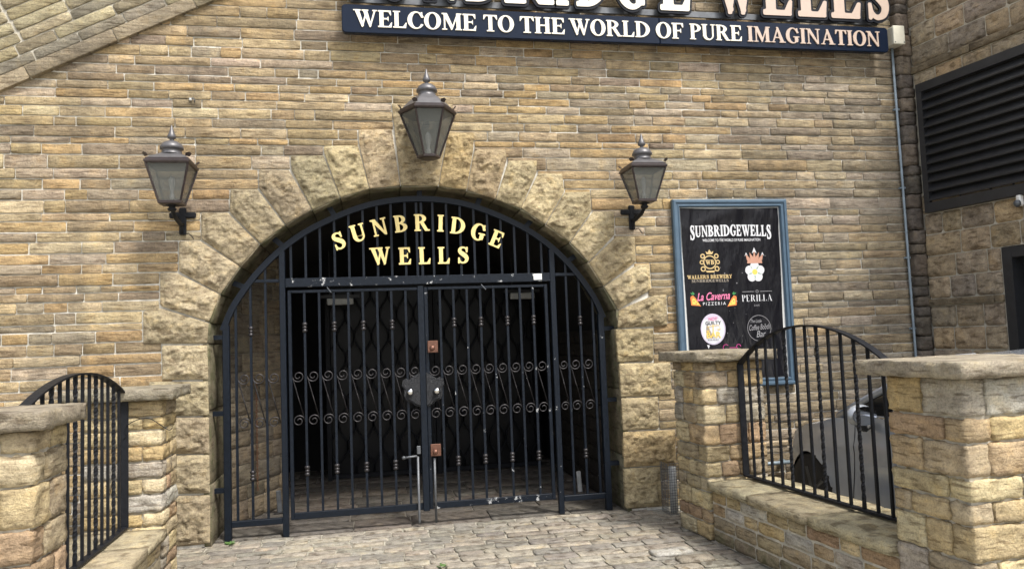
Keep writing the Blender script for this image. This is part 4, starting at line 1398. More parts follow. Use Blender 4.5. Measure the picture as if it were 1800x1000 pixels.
def wrinkle(p):
    u, v = (p.x - 2.88) / 1.02, (p.z - 1.14) / 1.63
    s = 0
    s += .0045 * math.sin(9 * u + 7 * v + 1.0) * math.sin(2.2 * v + .3)
    s += .0035 * math.sin(14 * (u - .35 * v) + .5) * max(0, v - .2)
    s += .006 * math.exp(-((u - .55 + .25 * (1 - v)) / .05) ** 2) * (.3 + v)
    s += .005 * math.exp(-((v - .93 + .05 * math.cos(5 * u)) / .03) ** 2)
    s += .004 * math.exp(-((u - .85 - .1 * v) / .03) ** 2)
    return Vector((p.x, p.y - max(s * 1.4, -.003), p.z))
ban = thing('printed_banner', 'creased black vinyl banner with rows of logos inside the poster frame', 'banner', (3.385, YBN, 1.14))
mb = MB()
nu, nv_ = 40, 60
vs, fs = [], []
for j in range(nv_ + 1):
    for i in range(nu + 1):
        v = j / nv_; u = i / nu
        xl, xr = 2.912 - .026 * v, 3.862 + .026 * v
        sag = -.008 * math.sin(PI * u) * (1 if v > .97 else 0)
        vs.append(wrinkle(Vector((xl + (xr - xl) * u, YBN, 1.145 + (2.757 - 1.145) * v + sag))))
for j in range(nv_):
    for i in range(nu):
        a = j * (nu + 1) + i
        fs.append((a, a + 1, a + nu + 2, a + nu + 1))
nvv = len(vs)
mb.add(vs + [v_ + Vector((0, .002, 0)) for v_ in vs], fs + [tuple(q + nvv for q in f[::-1]) for f in fs])
mb.build('vinyl_sheet', M_vinyl, ban, smooth=True)
YP = YBN - .0025
def psurf(p): return wrinkle(p)
def bpx(px, py): return at(px, py, YP)
PXM = 6.62 / FPX * 1.0
def roman(text, cx, cy, wpx, hpx, mat, name, dy=0, capS=1.0, arc=0.0, off=0.0, res=.05):
    c = bpx(cx, cy)
    wm = (bpx(cx + wpx / 2, cy) - bpx(cx - wpx / 2, cy)).x
    hm = (bpx(cx, cy - hpx / 2) - bpx(cx, cy + hpx / 2)).z
    gap = .10
    tot = sum(lw(ch) if ch != ' ' else .35 for ch in text) + gap * (len(text) - 1)
    xs = wm / (tot * hm)
    x = c.x - wm / 2
    mb = MB()
    for i, ch in enumerate(text):
        if ch == ' ':
            x += (.35 + gap) * hm * xs; continue
        h2 = hm * (capS if i in (0, len(text) - 1) else 1)
        t = (i + .5) / len(text) * 2 - 1
        zoff = -arc * hm * t * t - (h2 - hm) * .8
        letter(mb, ch, Vector((x, YP, c.z - hm / 2 + zoff)), X3, Z3, NF, h2, .0008, xs * hm / h2, off, res, psurf)
        x += (lw(ch) + gap) * hm * xs
    return mb.build(name, mat, ban)
def plain_text(text, cx, cy, wpx, hpx, mat, name, shear=0.0, rot=0.0, off=0.0):
    cu = bpy.data.curves.new('lettering', 'FONT')
    cu.body = text; cu.size = 1; cu.align_x = 'CENTER'; cu.align_y = 'CENTER'; cu.shear = shear; cu.offset = off
    ob = bpy.data.objects.new('lettering', cu); COL.objects.link(ob)
    dg = bpy.context.evaluated_depsgraph_get()
    me = ob.evaluated_get(dg).to_mesh()
    V = np.array([v.co[:] for v in me.vertices]); F = [tuple(p.vertices) for p in me.polygons]
    ob.evaluated_get(dg).to_mesh_clear()
    bpy.data.objects.remove(ob)
    mn, mx = V.min(0), V.max(0)
    V = (V - (mn + mx) / 2) / (mx - mn + 1e-9)
    c = bpx(cx, cy)
    wm = (bpx(cx + wpx / 2, cy) - bpx(cx - wpx / 2, cy)).x
    hm = (bpx(cx, cy - hpx / 2) - bpx(cx, cy + hpx / 2)).z
    mb = MB()
    mb.add([psurf(Vector((c.x + q[0] * wm * math.cos(rot), YP - .0006, c.z + q[1] * hm + q[0] * wm * math.sin(rot)))) for q in V], F)
    return mb.build(name, mat, ban)
def shape(pts, cx, cy, s, mat, name, lift=0.0, hole=None):
    """flat print: polygon in pixels around (cx,cy), y up"""
    c = bpx(cx, cy)
    k = (bpx(cx + 1, cy) - c).x * s
    mb = MB()
    mb.add([psurf(Vector((c.x + x * k, YP - .0006 - lift, c.z + y * k))) for x, y in pts], [tuple(range(len(pts)))])
    return mb.build(name, mat, ban)
def multi(polys, cx, cy, s, mat, name, lift=0.0):
    c = bpx(cx, cy)
    k = (bpx(cx + 1, cy) - c).x * s
    mb = MB()
    for i, pts in enumerate(polys):
        mb.add([psurf(Vector((c.x + x * k, YP - .0006 - lift - i * .00004, c.z + y * k))) for x, y in pts], [tuple(range(len(pts)))])
    return mb.build(name, mat, ban)
def ringp(cx, cy, r0, r1, n=28, a0=0, a1=360):
    out = []
    for i in range(n):
        t0, t1 = R(a0 + (a1 - a0) * i / n), R(a0 + (a1 - a0) * (i + 1) / n)
        out.append([(cx + r0 * math.cos(t0), cy + r0 * math.sin(t0)), (cx + r1 * math.cos(t0), cy + r1 * math.sin(t0)), (cx + r1 * math.cos(t1), cy + r1 * math.sin(t1)), (cx + r0 * math.cos(t1), cy + r0 * math.sin(t1))])
    return out
roman('SUNBRIDGEWELLS', 1284, 405, 142, 19, I_white, 'print_title', capS=1.3, arc=.12, off=.02, res=.04)
plain_text('WELCOME TO THE WORLD OF PURE IMAGINATION', 1285.5, 422, 101, 4.8, I_white, 'print_line', off=.01)
emb = ringp(0, 0, 9.5, 11.5) + ringp(-12, -11, 2.5, 4.5, 14) + ringp(12, -11, 2.5, 4.5, 14) + ringp(-12, 10, 2.2, 4.2, 14) + ringp(12, 10, 2.2, 4.2, 14) + ringp(-14, 0, 2, 3.8, 14) + ringp(14, 0, 2, 3.8, 14) + [[(-5, 13), (5, 13), (7, 18), (3, 16), (0, 21), (-3, 16), (-7, 18)], [(-9, -14), (9, -14), (6, -17), (-6, -17)]]
multi(emb, 1247, 461, 1, I_gold, 'print_crest')
roman('WB', 1247, 461, 15, 8, I_gold, 'print_initials', off=.03, res=.06)
roman('WALLERS BREWERY', 1247.5, 486.5, 78, 6.2, I_gold, 'print_line', off=.03, res=.06)
roman('SUNBRIDGEWELLS', 1248, 493.5, 64, 5, I_dim, 'print_line', res=.06)
multi([[(-13, -9), (13, -9), (12, -4), (-12, -4)], [(-13, -4), (-15, 6), (-8, 0), (-7, -4)], [(13, -4), (15, 6), (8, 0), (7, -4)], [(-7, -4), (-8, 9), (-2, 1), (-2, -4)], [(7, -4), (8, 9), (2, 1), (2, -4)], [(-2.5, -4), (-1, 10), (1, 10), (2.5, -4)]], 1326, 453, 1, I_copper, 'print_crown')
multi([[(-17, 2), (-14, 9), (-11, 3), (-14, 6)], [(17, 2), (14, 9), (11, 3), (14, 6)], [(-4, 7), (0, 17), (4, 7), (0, 10)]], 1326, 453, 1, I_white, 'print_crown_tips', .0002)
multi([ell(9.5 * math.cos(R(90 + 72 * k)), 9.5 * math.sin(R(90 + 72 * k)), 7.6, 7.6, n=18) for k in range(5)], 1327, 478, 1, I_white, 'print_rose')
multi([[(13 * math.cos(R(54 + 72 * k)), 13 * math.sin(R(54 + 72 * k))), (6 * math.cos(R(46 + 72 * k)), 6 * math.sin(R(46 + 72 * k))), (6 * math.cos(R(62 + 72 * k)), 6 * math.sin(R(62 + 72 * k)))] for k in range(5)], 1327, 478, 1, I_green, 'print_rose_leaves', .0004)
shape(ell(0, 0, 4.6, 4.6, n=16), 1327, 478, 1, I_yellow, 'print_rose_heart', .0006)
plain_text('La Caverna', 1254, 520.5, 57, 14, I_pink, 'print_script', shear=.35, rot=.03, off=.012)
plain_text('P I Z Z E R I A', 1255.5, 533.5, 39, 5.6, I_white, 'print_line', off=.01)
for cx, s in ((1223, 1), (1286, -1)):
    shape([(s * x, y) for x, y in ((-9, 4), (-8, 7), (-4, 8), (0, 4), (9, -10), (4, -9), (-8, -8))][::s], cx, 528, 1, I_orange, 'print_slice')
    shape([(s * x, y) for x, y in ((-6, 2), (-3, 4), (7, -8), (-6, -6))][::s], cx, 528, 1, I_yellow, 'print_slice_top', .0003)
    multi([ell(s * -3, -1, 1.4, 1.4, n=10), ell(s * 1, -5, 1.4, 1.4, n=10)], cx, 528, 1, I_orange, 'print_slice_spots', .0006)
    multi([[(s * -5, 8), (s * -1, 11), (s * -5, 15)], [(s * -6, 9), (s * -9, 13), (s * -5, 12)]], cx, 528, 1, I_green, 'print_leaves')
roman('PERILLA', 1331, 523.5, 54, 12, I_white, 'print_name', off=-.018, res=.04)
multi([[(-26, 0), (-5, 0), (-5, .7), (-26, .7)], [(5, 0), (26, 0), (26, .7), (5, .7)]] + ringp(0, .5, 1.8, 2.5, 12), 1331, 512.5, 1, I_grey, 'print_rule')
plain_text('B A R', 1331, 536.5, 9, 3.2, I_grey, 'print_line')
shape(ell(0, 0, 21.5, 25.5), 1253.5, 578.5, 1, I_lilac, 'print_oval')
shape(ell(0, 0, 19.5, 23.5), 1253.5, 578.5, 1, I_white, 'print_oval_face', .0003)
shape(ell(0, -1, 12.5, 14.5), 1253.5, 578.5, 1, I_dim, 'print_oval_shade', .0006)
plain_text('NOT', 1253, 560.5, 15, 6, I_pink, 'print_line', off=.015).location.y -= .005
plain_text('GUILTY', 1253.5, 567.5, 27, 6.2, I_black, 'print_line', off=.012).location.y -= .005
multi([[(-10, 4), (10, 6), (10, 6.8), (-10, 4.8)], [(-.6, 8), (.6, 8), (.8, -6), (-.8, -6)], [(-13, -2), (-6, -2), (-9.5, -4)], [(6, 0), (13, 0), (9.5, -2)], [(-9.7, 4.5), (-9.3, 4.5), (-6, -2), (-6.6, -2)], [(9.3, 6), (9.7, 6), (13, 0), (12.4, 0)]], 1253.5, 578.5, 1, I_yellow, 'print_scales', .005)
plain_text('BAR', 1254.5, 588.5, 25, 10.5, I_yellow, 'print_line', off=.02).location.y -= .005
plain_text('- - - - - - -', 1253.5, 597, 18, 2, I_black, 'print_line').location.y -= .005
multi(ringp(0, 0, 20.4, 21.1, 40), 1334.5, 576.5, 1, I_grey, 'print_circle')
plain_text('Coffee Booth', 1335, 574.5, 37, 9.5, I_grey, 'print_script', shear=.3, rot=.05)
plain_text('Bar', 1338, 586.5, 17, 11, I_grey, 'print_script', shear=.3, rot=.05)
plain_text('The Little', 1329, 564, 20, 6, I_grey, 'print_script', shear=.3)
multi(ringp(-12, -3, 4.5, 5.6, 16, 40, 300) + ringp(10, -2, 3, 4.2, 14, 0, 270) + [[(-6, -4), (6, -4), (6, -3), (-6, -3)]], 1288, 607, 1, I_mag, 'print_flourish')
shape([(-3, 3), (2, 2), (0, -4)], 1246, 609, 1, I_white, 'print_triangle')
specks = []
for _ in range(46):
    a, b = rng.uniform(-60, 62), rng.uniform(-105, 95)
    s = rng.choice((.35, .35, .5, .8))
    specks.append([(a - s, b - s), (a + s, b - s), (a + s, b + s), (a - s, b + s)])
multi(specks, 1290, 480, 1, I_grey, 'print_specks')

# ------------------------------------------------------------------ piers, low walls and railings
def rot_frame(origin, ang):
    U = Vector((math.cos(ang), math.sin(ang), 0)); return U, Vector((-math.sin(ang), math.cos(ang), 0))
def pier(name, label, X0, X1, Y0, Y1, ztop, rz, pivot, face_x, cap_t=.078, over=.085, group='stone gate piers', hc=.135, capshape=None, capround=.02):
    """rectangular pier; X0..X1, Y0..Y1 in the unrotated frame, rotated rz about pivot; face_x = side (+1/-1) that shows"""
    T = thing(name, label, 'pier', ((X0 + X1) / 2, (Y0 + Y1) / 2, 0), group)
    rm = Matrix.Rotation(rz, 3, 'Z'); pv = Vector((pivot[0], pivot[1], 0))
    tr = lambda p: rm @ (Vector(p) - pv) + pv
    mb = MB(); m_ = .020
    mb.box(tr(((X0 + X1) / 2, (Y0 + Y1) / 2, (ztop - cap_t) / 2)), (X1 - X0 - 2 * m_, Y1 - Y0 - 2 * m_, ztop - cap_t), rm)
    mb.build('mortar_core', M_mortar_p, T)
    z, ci, dp = 0.0, 0, .13
    while z < ztop - cap_t - .03:
        h = rng.uniform(hc * .72, hc * 1.3)
        h = min(h, ztop - cap_t - z) if ztop - cap_t - z > .06 else h
        if ztop - cap_t - (z + h) < .05: h = ztop - cap_t - z
        runs = []
        a_in = ci % 2
        # front and back faces run along X, side faces along Y
        xs0, xs1 = (X0, X1) if a_in else (X0 + dp, X1 - dp)
        ys0, ys1 = (Y0 + dp, Y1 - dp) if a_in else (Y0, Y1)
        ys1 = Y1
        if face_x < 0: xs1 = X1
        else: xs0 = X0
        for (axis, fx) in (('x', Y0), ('x', Y1), ('y', X0), ('y', X1)):
            a, b = (xs0, xs1) if axis == 'x' else (ys0, ys1)
            k = max(1, round((b - a) / rng.uniform(.15, .34)))
            cuts = [0] + sorted((i + rng.uniform(-.25, .25)) / k for i in range(1, k)) + [1]
            for c0, c1 in zip(cuts, cuts[1:]):
                p, q = a + (b - a) * c0, a + (b - a) * c1
                ln = q - p - .012
                if axis == 'x':
                    cc = ((p + q) / 2, fx + (dp / 2 if fx == Y0 else -dp / 2), z + h / 2); dd = (ln, dp, h - .012)
                else:
                    cc = (fx + (dp / 2 if fx == X0 else -dp / 2), (p + q) / 2, z + h / 2); dd = (dp, ln, h - .012)
                # back faces that never show are skipped
                if axis == 'x' and fx == Y1: continue
                if axis == 'y' and (fx == X1) != (face_x > 0): continue
                one(PAL_PIER, lambda m: block(m, tr(cc), dd, rz, amp=.017, rnd=.003, seg=.024), 'stone', M_pier, T, smooth=True)
        z += h; ci += 1
    one([(.35, .315, .245)], lambda m: block(m, tr(((X0 + X1) / 2, (Y0 + Y1) / 2, ztop - cap_t / 2)), (X1 - X0 + 2 * over, Y1 - Y0 + 2 * over, cap_t), rz, amp=.015, rnd=.002, seg=.026, rock=.7, topk=.10), 'cap_stone', M_cap, T, smooth=True)
    return T
def low_wall(label, X0, X1, Y0, Y1, zt, rz, pivot, face_x, slab_t=.07, over=.045):
    T = thing('low_wall', label, 'wall', ((X0 + X1) / 2, (Y0 + Y1) / 2, 0), 'low walls carrying railings')
    rm = Matrix.Rotation(rz, 3, 'Z'); pv = Vector((pivot[0], pivot[1], 0))
    tr = lambda p: rm @ (Vector(p) - pv) + pv
    mb = MB(); mb.box(tr(((X0 + X1) / 2, (Y0 + Y1) / 2, (zt - slab_t) / 2)), (X1 - X0 - .02, Y1 - Y0, zt - slab_t), rm); mb.build('mortar_core', M_mortar_p, T)
    z = 0
    while z < zt - slab_t - .03:
        h = rng.uniform(.085, .125)
        if zt - slab_t - (z + h) < .06: h = zt - slab_t - z
        p = Y0
        while p < Y1:
            ln = rng.uniform(.17, .34)
            if Y1 - p - ln < .10: ln = Y1 - p
            for fx in (X0, X1):
                if (fx == X1) != (face_x > 0): continue
                cc = tr((fx + (.07 if fx == X0 else -.07), p + ln / 2, z + h / 2))
                one(PAL_PIER if z > .12 else [(.36, .30, .20), (.32, .27, .19)], lambda m: block(m, cc, (.14, ln - .012, h - .012), rz, amp=.010, rnd=.006, seg=.035), 'stone', M_pier if z > .09 else M_reveal, T, smooth=True)
            p += ln
        z += h
    p = Y0
    for fr in (.37, .35, .28):
        ln = (Y1 - Y0) * fr
        one([(.44, .385, .26), (.41, .36, .245)], lambda m: block(m, tr(((X0 + X1) / 2, p + ln / 2, zt - slab_t / 2)), (X1 - X0 + 2 * over, ln - .008, slab_t), rz, amp=.0035, rnd=.008, seg=.09, rock=.5), 'coping_slab', M_pier, T)
        p += ln
    return T
def railing(label, X, Y0, Y1, zb, zs, zm, rz, pivot, pattern0=1, sway=0.0):
    T = thing('railing_panel', label, 'railing', (X, (Y0 + Y1) / 2, zb), 'arched railing panels')
    rm = Matrix.Rotation(rz, 3, 'Z'); pv = Vector((pivot[0], pivot[1], 0))
    tr = lambda p: rm @ (Vector(p) - pv) + pv
    Yc, hw = (Y0 + Y1) / 2, (Y1 - Y0) / 2
    rise = zm - zs
    rad = (hw * hw + rise * rise) / (2 * rise)
    zt = lambda y: zm - rad + math.sqrt(max(0, rad * rad - (y - Yc) ** 2))
    arc = [tr((X, Y0 + (Y1 - Y0) * k / 28, zt(Y0 + (Y1 - Y0) * k / 28))) for k in range(29)]
    mb = MB(); mb.strip(arc, rm @ X3, .052, .010); mb.build('top_rail', M_rail, T)
    mb = MB(); mb.bbox(tr((X, Yc, zb + .02)), (.045, Y1 - Y0, .016), .003, rm); mb.build('bottom_rail', M_rail, T)
    for y_ in (Y0, Y1):
        mb = MB(); mb.bbox(tr((X, y_, (zb + zs) / 2 + .01)), (.055, .012, zs - zb - .02), .003, rm); mb.build('end_post', M_rail, T)
    for y_, s in ((Y1, 1), (Y0, -1)):
        mb = MB(); mb.tube([tr((X, y_, zs - .18)), tr((X, y_ + s * .07, zs - .18))], .011, 6); mb.build('fixing_bolt', M_rail, T)
    n = round((Y1 - Y0) / .116)
    for i in range(1, n):
        y_ = Y1 - (Y1 - Y0) * i / n
        z1 = zt(y_) - .004
        z0 = zb + .028
        mb = MB()
        if i % 3 == 2:
            K = 44
            vs, fs = [], []
            for k in range(K + 1):
                z = z0 + (z1 - z0) * k / K
                a = 0 if k < 2 or k > K - 2 else k * .62
                for q in range(4):
                    an = a + PI / 4 + q * PI / 2
                    vs.append(tr((X + .0115 * math.cos(an) * 1.15, y_ + .0115 * math.sin(an) * 1.15, z)))
            for k in range(K):
                for q in range(4):
                    q2 = (q + 1) % 4
                    fs.append((k * 4 + q, k * 4 + q2, k * 4 + 4 + q2, k * 4 + 4 + q))
            mb.add(vs, fs); mb.build('twisted_bar', M_rail, T)
        else:
            mb.box(tr((X, y_, (z0 + z1) / 2)), (.016, .016, z1 - z0), rm); mb.build('bar', M_rail, T)
    return T
# right-hand run: wall face through (2.48, 6.02), heading slightly outwards
PR, AR_ = (2.48, 6.02), math.atan(.0772)
pier('stone_pier', 'short stone pier standing in front of the poster frame', 2.48, 3.02, 5.53, 6.02, 1.44, AR_, PR, -1)
low_wall('low stone wall with pale coping slabs beside the parked car', 2.50, 3.00, 3.60, 5.52, .455, AR_, PR, -1)
pier('stone_pier', 'big sunlit stone pier nearest the camera beside the side building', 2.48, 3.10, 3.10, 3.59, 1.415, AR_, PR, -1, cap_t=.078, over=.10, hc=.145)
railing('black arched railing panel with twisted bars in front of the parked car', 2.80, 3.85, 5.50, .455, 1.33, 1.612, AR_, PR)
# left-hand run
PL, AL_ = (-1.43, 6.05), math.atan(.022)
pier('stone_pier', 'short stone pier by the arch jamb with a loose black wire on it', -1.95, -1.43, 5.63, 6.05, 1.35, AL_, PL, 1, hc=.105)
low_wall('low stone wall with pale coping slabs beside the foot of the arch jamb', -1.92, -1.44, 3.86, 5.62, .405, AL_, PL, 1)
pier('stone_pier', 'stone pier cut off by the picture edge under a rough overhanging cap', -2.05, -1.43, 3.47, 3.85, 1.375, AL_, PL, 1, over=.062, hc=.15)
railing('black arched railing panel with twisted bars beside the arch jamb, away from the car', -1.67, 3.87, 5.61, .405, 1.31, 1.49, AL_, PL)
# wire on the far left pier
cb = thing('loose_wire', 'loose black wire looped over the stones of the short pier', 'wire', (-1.55, 5.6, 1.0))
pts = [at(px, py, 5.595) for px, py in ((222, 748), (240, 738), (262, 735), (280, 745), (296, 755), (303, 752))]
pts = smooth_curve(pts, 5)
mb = MB(); mb.tube(pts, .003, 5); mb.build('cable', M_black, cb, smooth=True)
pts = smooth_curve([at(px, py, 5.595) for px, py in ((222, 748), (219, 758), (223, 764), (217, 772))], 5)
mb = MB(); mb.tube(pts, .003, 5); mb.build('cable_tail', M_black, cb, smooth=True)

# ------------------------------------------------------------------ wire cage at the foot of the wall
wc = thing('wire_cage', 'grey wire mesh guard standing in the gap between arch jamb and pier', 'cage', (2.62, 6.52, 0))
mb = MB()
cx0, cx1, cy0, cy1, ch_ = 2.555, 2.72, 6.44, 6.60, .44
for k in range(9):
    t = k / 8
    for (xa, ya) in ((cx0 + (cx1 - cx0) * t, cy0), (cx0, cy0 + (cy1 - cy0) * t)):
        mb.tube([(xa, ya, 0), (xa + rng.uniform(-.006, .006), ya, ch_)], .0022, 4, False)
for k in range(20):
    z = ch_ * k / 19
    mb.tube([(cx1, cy0, z), (cx0, cy0, z + rng.uniform(-.004, .004)), (cx0, cy1, z)], .0022, 4, False)
mb.build('wire_mesh', M_steel, wc)
mb = MB(); mb.tube([(2.64, 6.53, 0), (2.64, 6.53, .40)], .035, 10); mb.build('pipe_stub', M_fit, wc, smooth=True)

# weeds
def weed(px, py, label, n):
    r = ray(px, py); t = -EYE / r.z
    p = Vector((r.x * t, r.y * t, 0))
    w = thing('weed_tuft', label, 'weed', p)
    mb = MB()
    for _ in range(n):
        a = rng.uniform(0, 2 * PI); L = rng.uniform(.015, .04); d = Vector((math.cos(a), math.sin(a), 0)); s = Vector((-d.y, d.x, 0)) * .006
        b = p + d * rng.uniform(0, .03)
        mb.add([b - s, b + s, b + d * L * .6 + s * 1.2 + Z3 * L * .5, b + d * L + Z3 * L * .55, b + d * L * .6 - s * 1.2 + Z3 * L * .5], [(0, 1, 2, 3, 4)])
    mb.build('leaves', M_weed, w)
weed(404, 957, 'small green weed growing at the foot of the iron outer post', 26)
weed(778, 997, 'small green weed between the setts at the bottom of the picture', 22)

# ------------------------------------------------------------------ parked car (nose towards the facade)
car = thing('parked_car', 'silver hatchback parked nose-in behind the railing', 'car', (4.40, 4.4, -.03))
CW, CXc, CY1, ZG = .86, 4.33, 6.34, -.03        # half width, centre line, nose y, ground
def lerp_tab(tab, s):
    for (a, va), (b, vb) in zip(tab, tab[1:]):
        if a <= s <= b:
            t = (s - a) / (b - a)
            t = t * t * (3 - 2 * t)
            return va + (vb - va) * t
    return tab[-1][1] if s > tab[-1][0] else tab[0][1]
HW = [(0, .55), (.12, .70), (.35, .81), (.8, .855), (2.2, .86), (3.4, .85), (3.8, .80), (4.0, .72)]
ZT = [(0, .52), (.06, .62), (.25, .74), (.6, .84), (1.05, .93), (1.35, .97), (3.5, 1.02), (3.9, .98), (4.0, .9)]
ZB = [(0, .30), (.2, .22), (1.0, .20), (3.2, .20), (3.9, .26), (4.0, .34)]
def flank(s, z):
    hw, zt, zb = lerp_tab(HW, s), lerp_tab(ZT, s), lerp_tab(ZB, s)
    v = (z - zb) / (zt - zb)
    k = 1 - .045 * (1 - min(1, v / .35)) ** 2 - .055 * max(0, (v - .55) / .45) ** 2
    crease = .010 * math.exp(-((v - .72) / .05) ** 2) if s > 1.0 else 0
    return hw * k + crease
wheels = (.64, 3.20)
AR_R = .325
def inside_arch(s, z):
    return any((s - w) ** 2 + (z - .30) ** 2 < (AR_R * .985) ** 2 for w in wheels)
mb = MB()
for sgn in (-1, 1):
    ns_, nz_ = 120, 26
    grid = {}
    for i in range(ns_ + 1):
        s = 4.0 * i / ns_
        for j in range(nz_ + 1):
            s = 4.0 * i / ns_
            zb, zt = lerp_tab(ZB, s), lerp_tab(ZT, s)
            z = zb + (zt - zb) * j / nz_
            for w in wheels:                        # pull vertices near the arch onto its rim
                dx, dz = s - w, z - .30
                rr = math.hypot(dx, dz)
                if AR_R - .045 < rr < AR_R + .012:
                    s2, z2 = w + dx / rr * AR_R, .30 + dz / rr * AR_R
                    s, z = s2, z2
            fl = .012 * max(0, 1 - abs(min(math.hypot(s - w, z - .30) for w in wheels) - AR_R) / .05)
            grid[(i, j)] = len(mb.v)
            mb.add([(CXc + sgn * (flank(s, z) + fl), CY1 - s, ZG + z)], [])
    for i in range(ns_):
        for j in range(nz_):
            s = 4.0 * (i + .5) / ns_
            zb, zt = lerp_tab(ZB, s), lerp_tab(ZT, s)
            z = zb + (zt - zb) * (j + .5) / nz_
            if inside_arch(s, z): continue
            f = (grid[(i, j)], grid[(i + 1, j)], grid[(i + 1, j + 1)], grid[(i, j + 1)])
            mb.f.append(f if sgn > 0 else f[::-1])
# bonnet, rear deck and nose skin across the car
ns_, nx_ = 60, 14
top = {}
for i in range(ns_ + 1):
    s = 1.42 * i / ns_
    zt = lerp_tab(ZT, s); hw = flank(s, zt)
    for j in range(nx_ + 1):
        u = -1 + 2 * j / nx_
        top[(i, j)] = len(mb.v)
        mb.add([(CXc + hw * u, CY1 - s, ZG + zt + .055 * (1 - u * u) * min(1, s / .2 + .2))], [])
for i in range(ns_):
    for j in range(nx_):
        mb.f.append((top[(i, j)], top[(i, j + 1)], top[(i + 1, j + 1)], top[(i + 1, j)]))
hw0 = lerp_tab(HW, 0)
mb.add([(CXc - hw0, CY1, ZG + .30), (CXc + hw0, CY1, ZG + .30), (CXc + hw0, CY1, ZG + .52), (CXc, CY1 + .03, ZG + .56), (CXc - hw0, CY1, ZG + .52)], [(0, 4, 3, 2, 1)])
mb.add([(CXc - .70, CY1 - 4.0, ZG + .34), (CXc + .70, CY1 - 4.0, ZG + .34), (CXc + .70, CY1 - 4.0, ZG + .9), (CXc - .70, CY1 - 4.0, ZG + .9)], [(0, 1, 2, 3)])
mb.build('body', M_carpaint, car, smooth=True)
mb = MB(); mb.box((CXc, CY1 - 2.0, ZG + .50), (1.30, 3.8, .36)); mb.build('underbody', M_plast, car)
# greenhouse: stations along the car, roof edge and belt
def ghp(s, t, sgn):             # t 0 = belt .. 1 = roof edge
    zb = lerp_tab(ZT, s)
    zr = lerp_tab([(.95, .93), (1.47, 1.18), (1.95, 1.40), (2.4, 1.43), (3.2, 1.42), (3.75, 1.32), (3.95, 1.05)], s)
    hb = flank(s, zb) - .015
    return Vector((CXc + sgn * (hb - .42 * max(0, zr - zb) * t ** 1.1), CY1 - s, ZG + zb + (zr - zb) * t))
mb = MB(); S_list = [1.0 + 2.95 * k / 34 for k in range(35)]
for sgn in (-1, 1):
    for a, b in zip(S_list, S_list[1:]):
        for t0, t1 in ((.86, 1.0), (0, .06)):
            vs = [ghp(a, t0, sgn), ghp(b, t0, sgn), ghp(b, t1, sgn), ghp(a, t1, sgn)]
            mb.add(vs, [(0, 1, 2, 3) if sgn > 0 else (3, 2, 1, 0)])
for a, b in zip(S_list, S_list[1:]):
    if a > 1.95:
        mb.add([ghp(a, 1, -1), ghp(a, 1, 1), ghp(b, 1, 1), ghp(b, 1, -1), (ghp(a, 1, -1) + ghp(a, 1, 1)) / 2 + Z3 * .03, (ghp(b, 1, -1) + ghp(b, 1, 1)) / 2 + Z3 * .03], [(0, 4, 5, 3), (4, 1, 2, 5)])
for sgn in (-1, 1):                              # A-pillars
    mb.tube([ghp(s_q, .97, sgn) for s_q in (1.0, 1.2, 1.47, 1.7, 1.95, 2.2)], .028, 6)
mb.build('roof', M_carpaint, car, smooth=True)
for sgn in (-1, 1):
    mb = MB()
    for a, b in zip(S_list, S_list[1:]):
        if a < 1.22: continue
        vs = [ghp(a, .05, sgn), ghp(b, .05, sgn), ghp(b, .87, sgn), ghp(a, .87, sgn)]
        vs = [v_ - Vector((sgn * .006, 0, 0)) for v_ in vs]
        mb.add(vs, [(0, 1, 2, 3) if sgn > 0 else (3, 2, 1, 0)])
    mb.build('side_window', M_glass_d, car)
mb = MB()
a, b = 1.0, 2.0
mb.add([ghp(a, 0, -1), ghp(a, 0, 1), ghp(b, 1, 1), ghp(b, 1, -1)], [(0, 1, 2, 3)])
mb.build('windscreen', M_glass_d, car)
mb = MB()
for t0, t1 in ((.02, 1.0),):
    mb.strip([ghp(1.62, .02, -1) - X3 * .004, ghp(1.66, .5, -1) - X3 * .004, ghp(1.72, .95, -1) - X3 * .004], (0, 1, 0), .05, .012)
mb.strip([ghp(2.55, .02, -1) - X3 * .004, ghp(2.55, .5, -1) - X3 * .004, ghp(2.55, .95, -1) - X3 * .004], (0, 1, 0), .07, .012)
mb.build('window_pillar', M_plast, car)
mb = MB(); mb.tube([ghp(s, .0, -1) - X3 * .010 for s in (1.5, 2.0, 2.6, 3.2, 3.6)], .008, 6); mb.build('window_trim', M_chrome, car)
for w in wheels:
    for sgn in (-1, 1):
        x = CXc + sgn * .74
        wh = empty('wheel', Vector((x, CY1 - w, ZG + .305)) - wloc(car)); wh.parent = car
        def along(prof, n, mat, nm, sm=True):
            m2 = MB(); m2.lathe(prof, (0, 0, 0), n)
            m2.v = [(x + sgn * z_, CY1 - w + a_, ZG + .305 + b_) for a_, b_, z_ in m2.v]
            m2.build(nm, mat, wh, smooth=sm)
        along([(.20, -.09), (.29, -.09), (.305, -.07), (.305, .07), (.29, .092), (.21, .095)], 28, M_tyre, 'tyre')
        along([(.05, .05), (.20, .06), (.215, .088), (.205, .09), (.19, .07)], 24, M_alloy, 'rim')
        for k in range(5):
            a = 2 * PI * k / 5
            m2 = MB(); m2.tube([(x + sgn * .075, CY1 - w + .03 * math.cos(a), ZG + .305 + .03 * math.sin(a)), (x + sgn * .085, CY1 - w + .2 * math.cos(a), ZG + .305 + .2 * math.sin(a))], [.03, .022], 5)
            m2.build('spoke', M_alloy, wh)
        m2 = MB(); m2.lathe([(.34, -.2), (.34, .06)], (0, 0, 0), 24)
        m2.v = [(x + sgn * z_ * .6, CY1 - w + a_, ZG + .31 + b_) for a_, b_, z_ in m2.v]; m2.f = m2.f[:-1]
        m2.build('arch_liner', M_plast, wh)
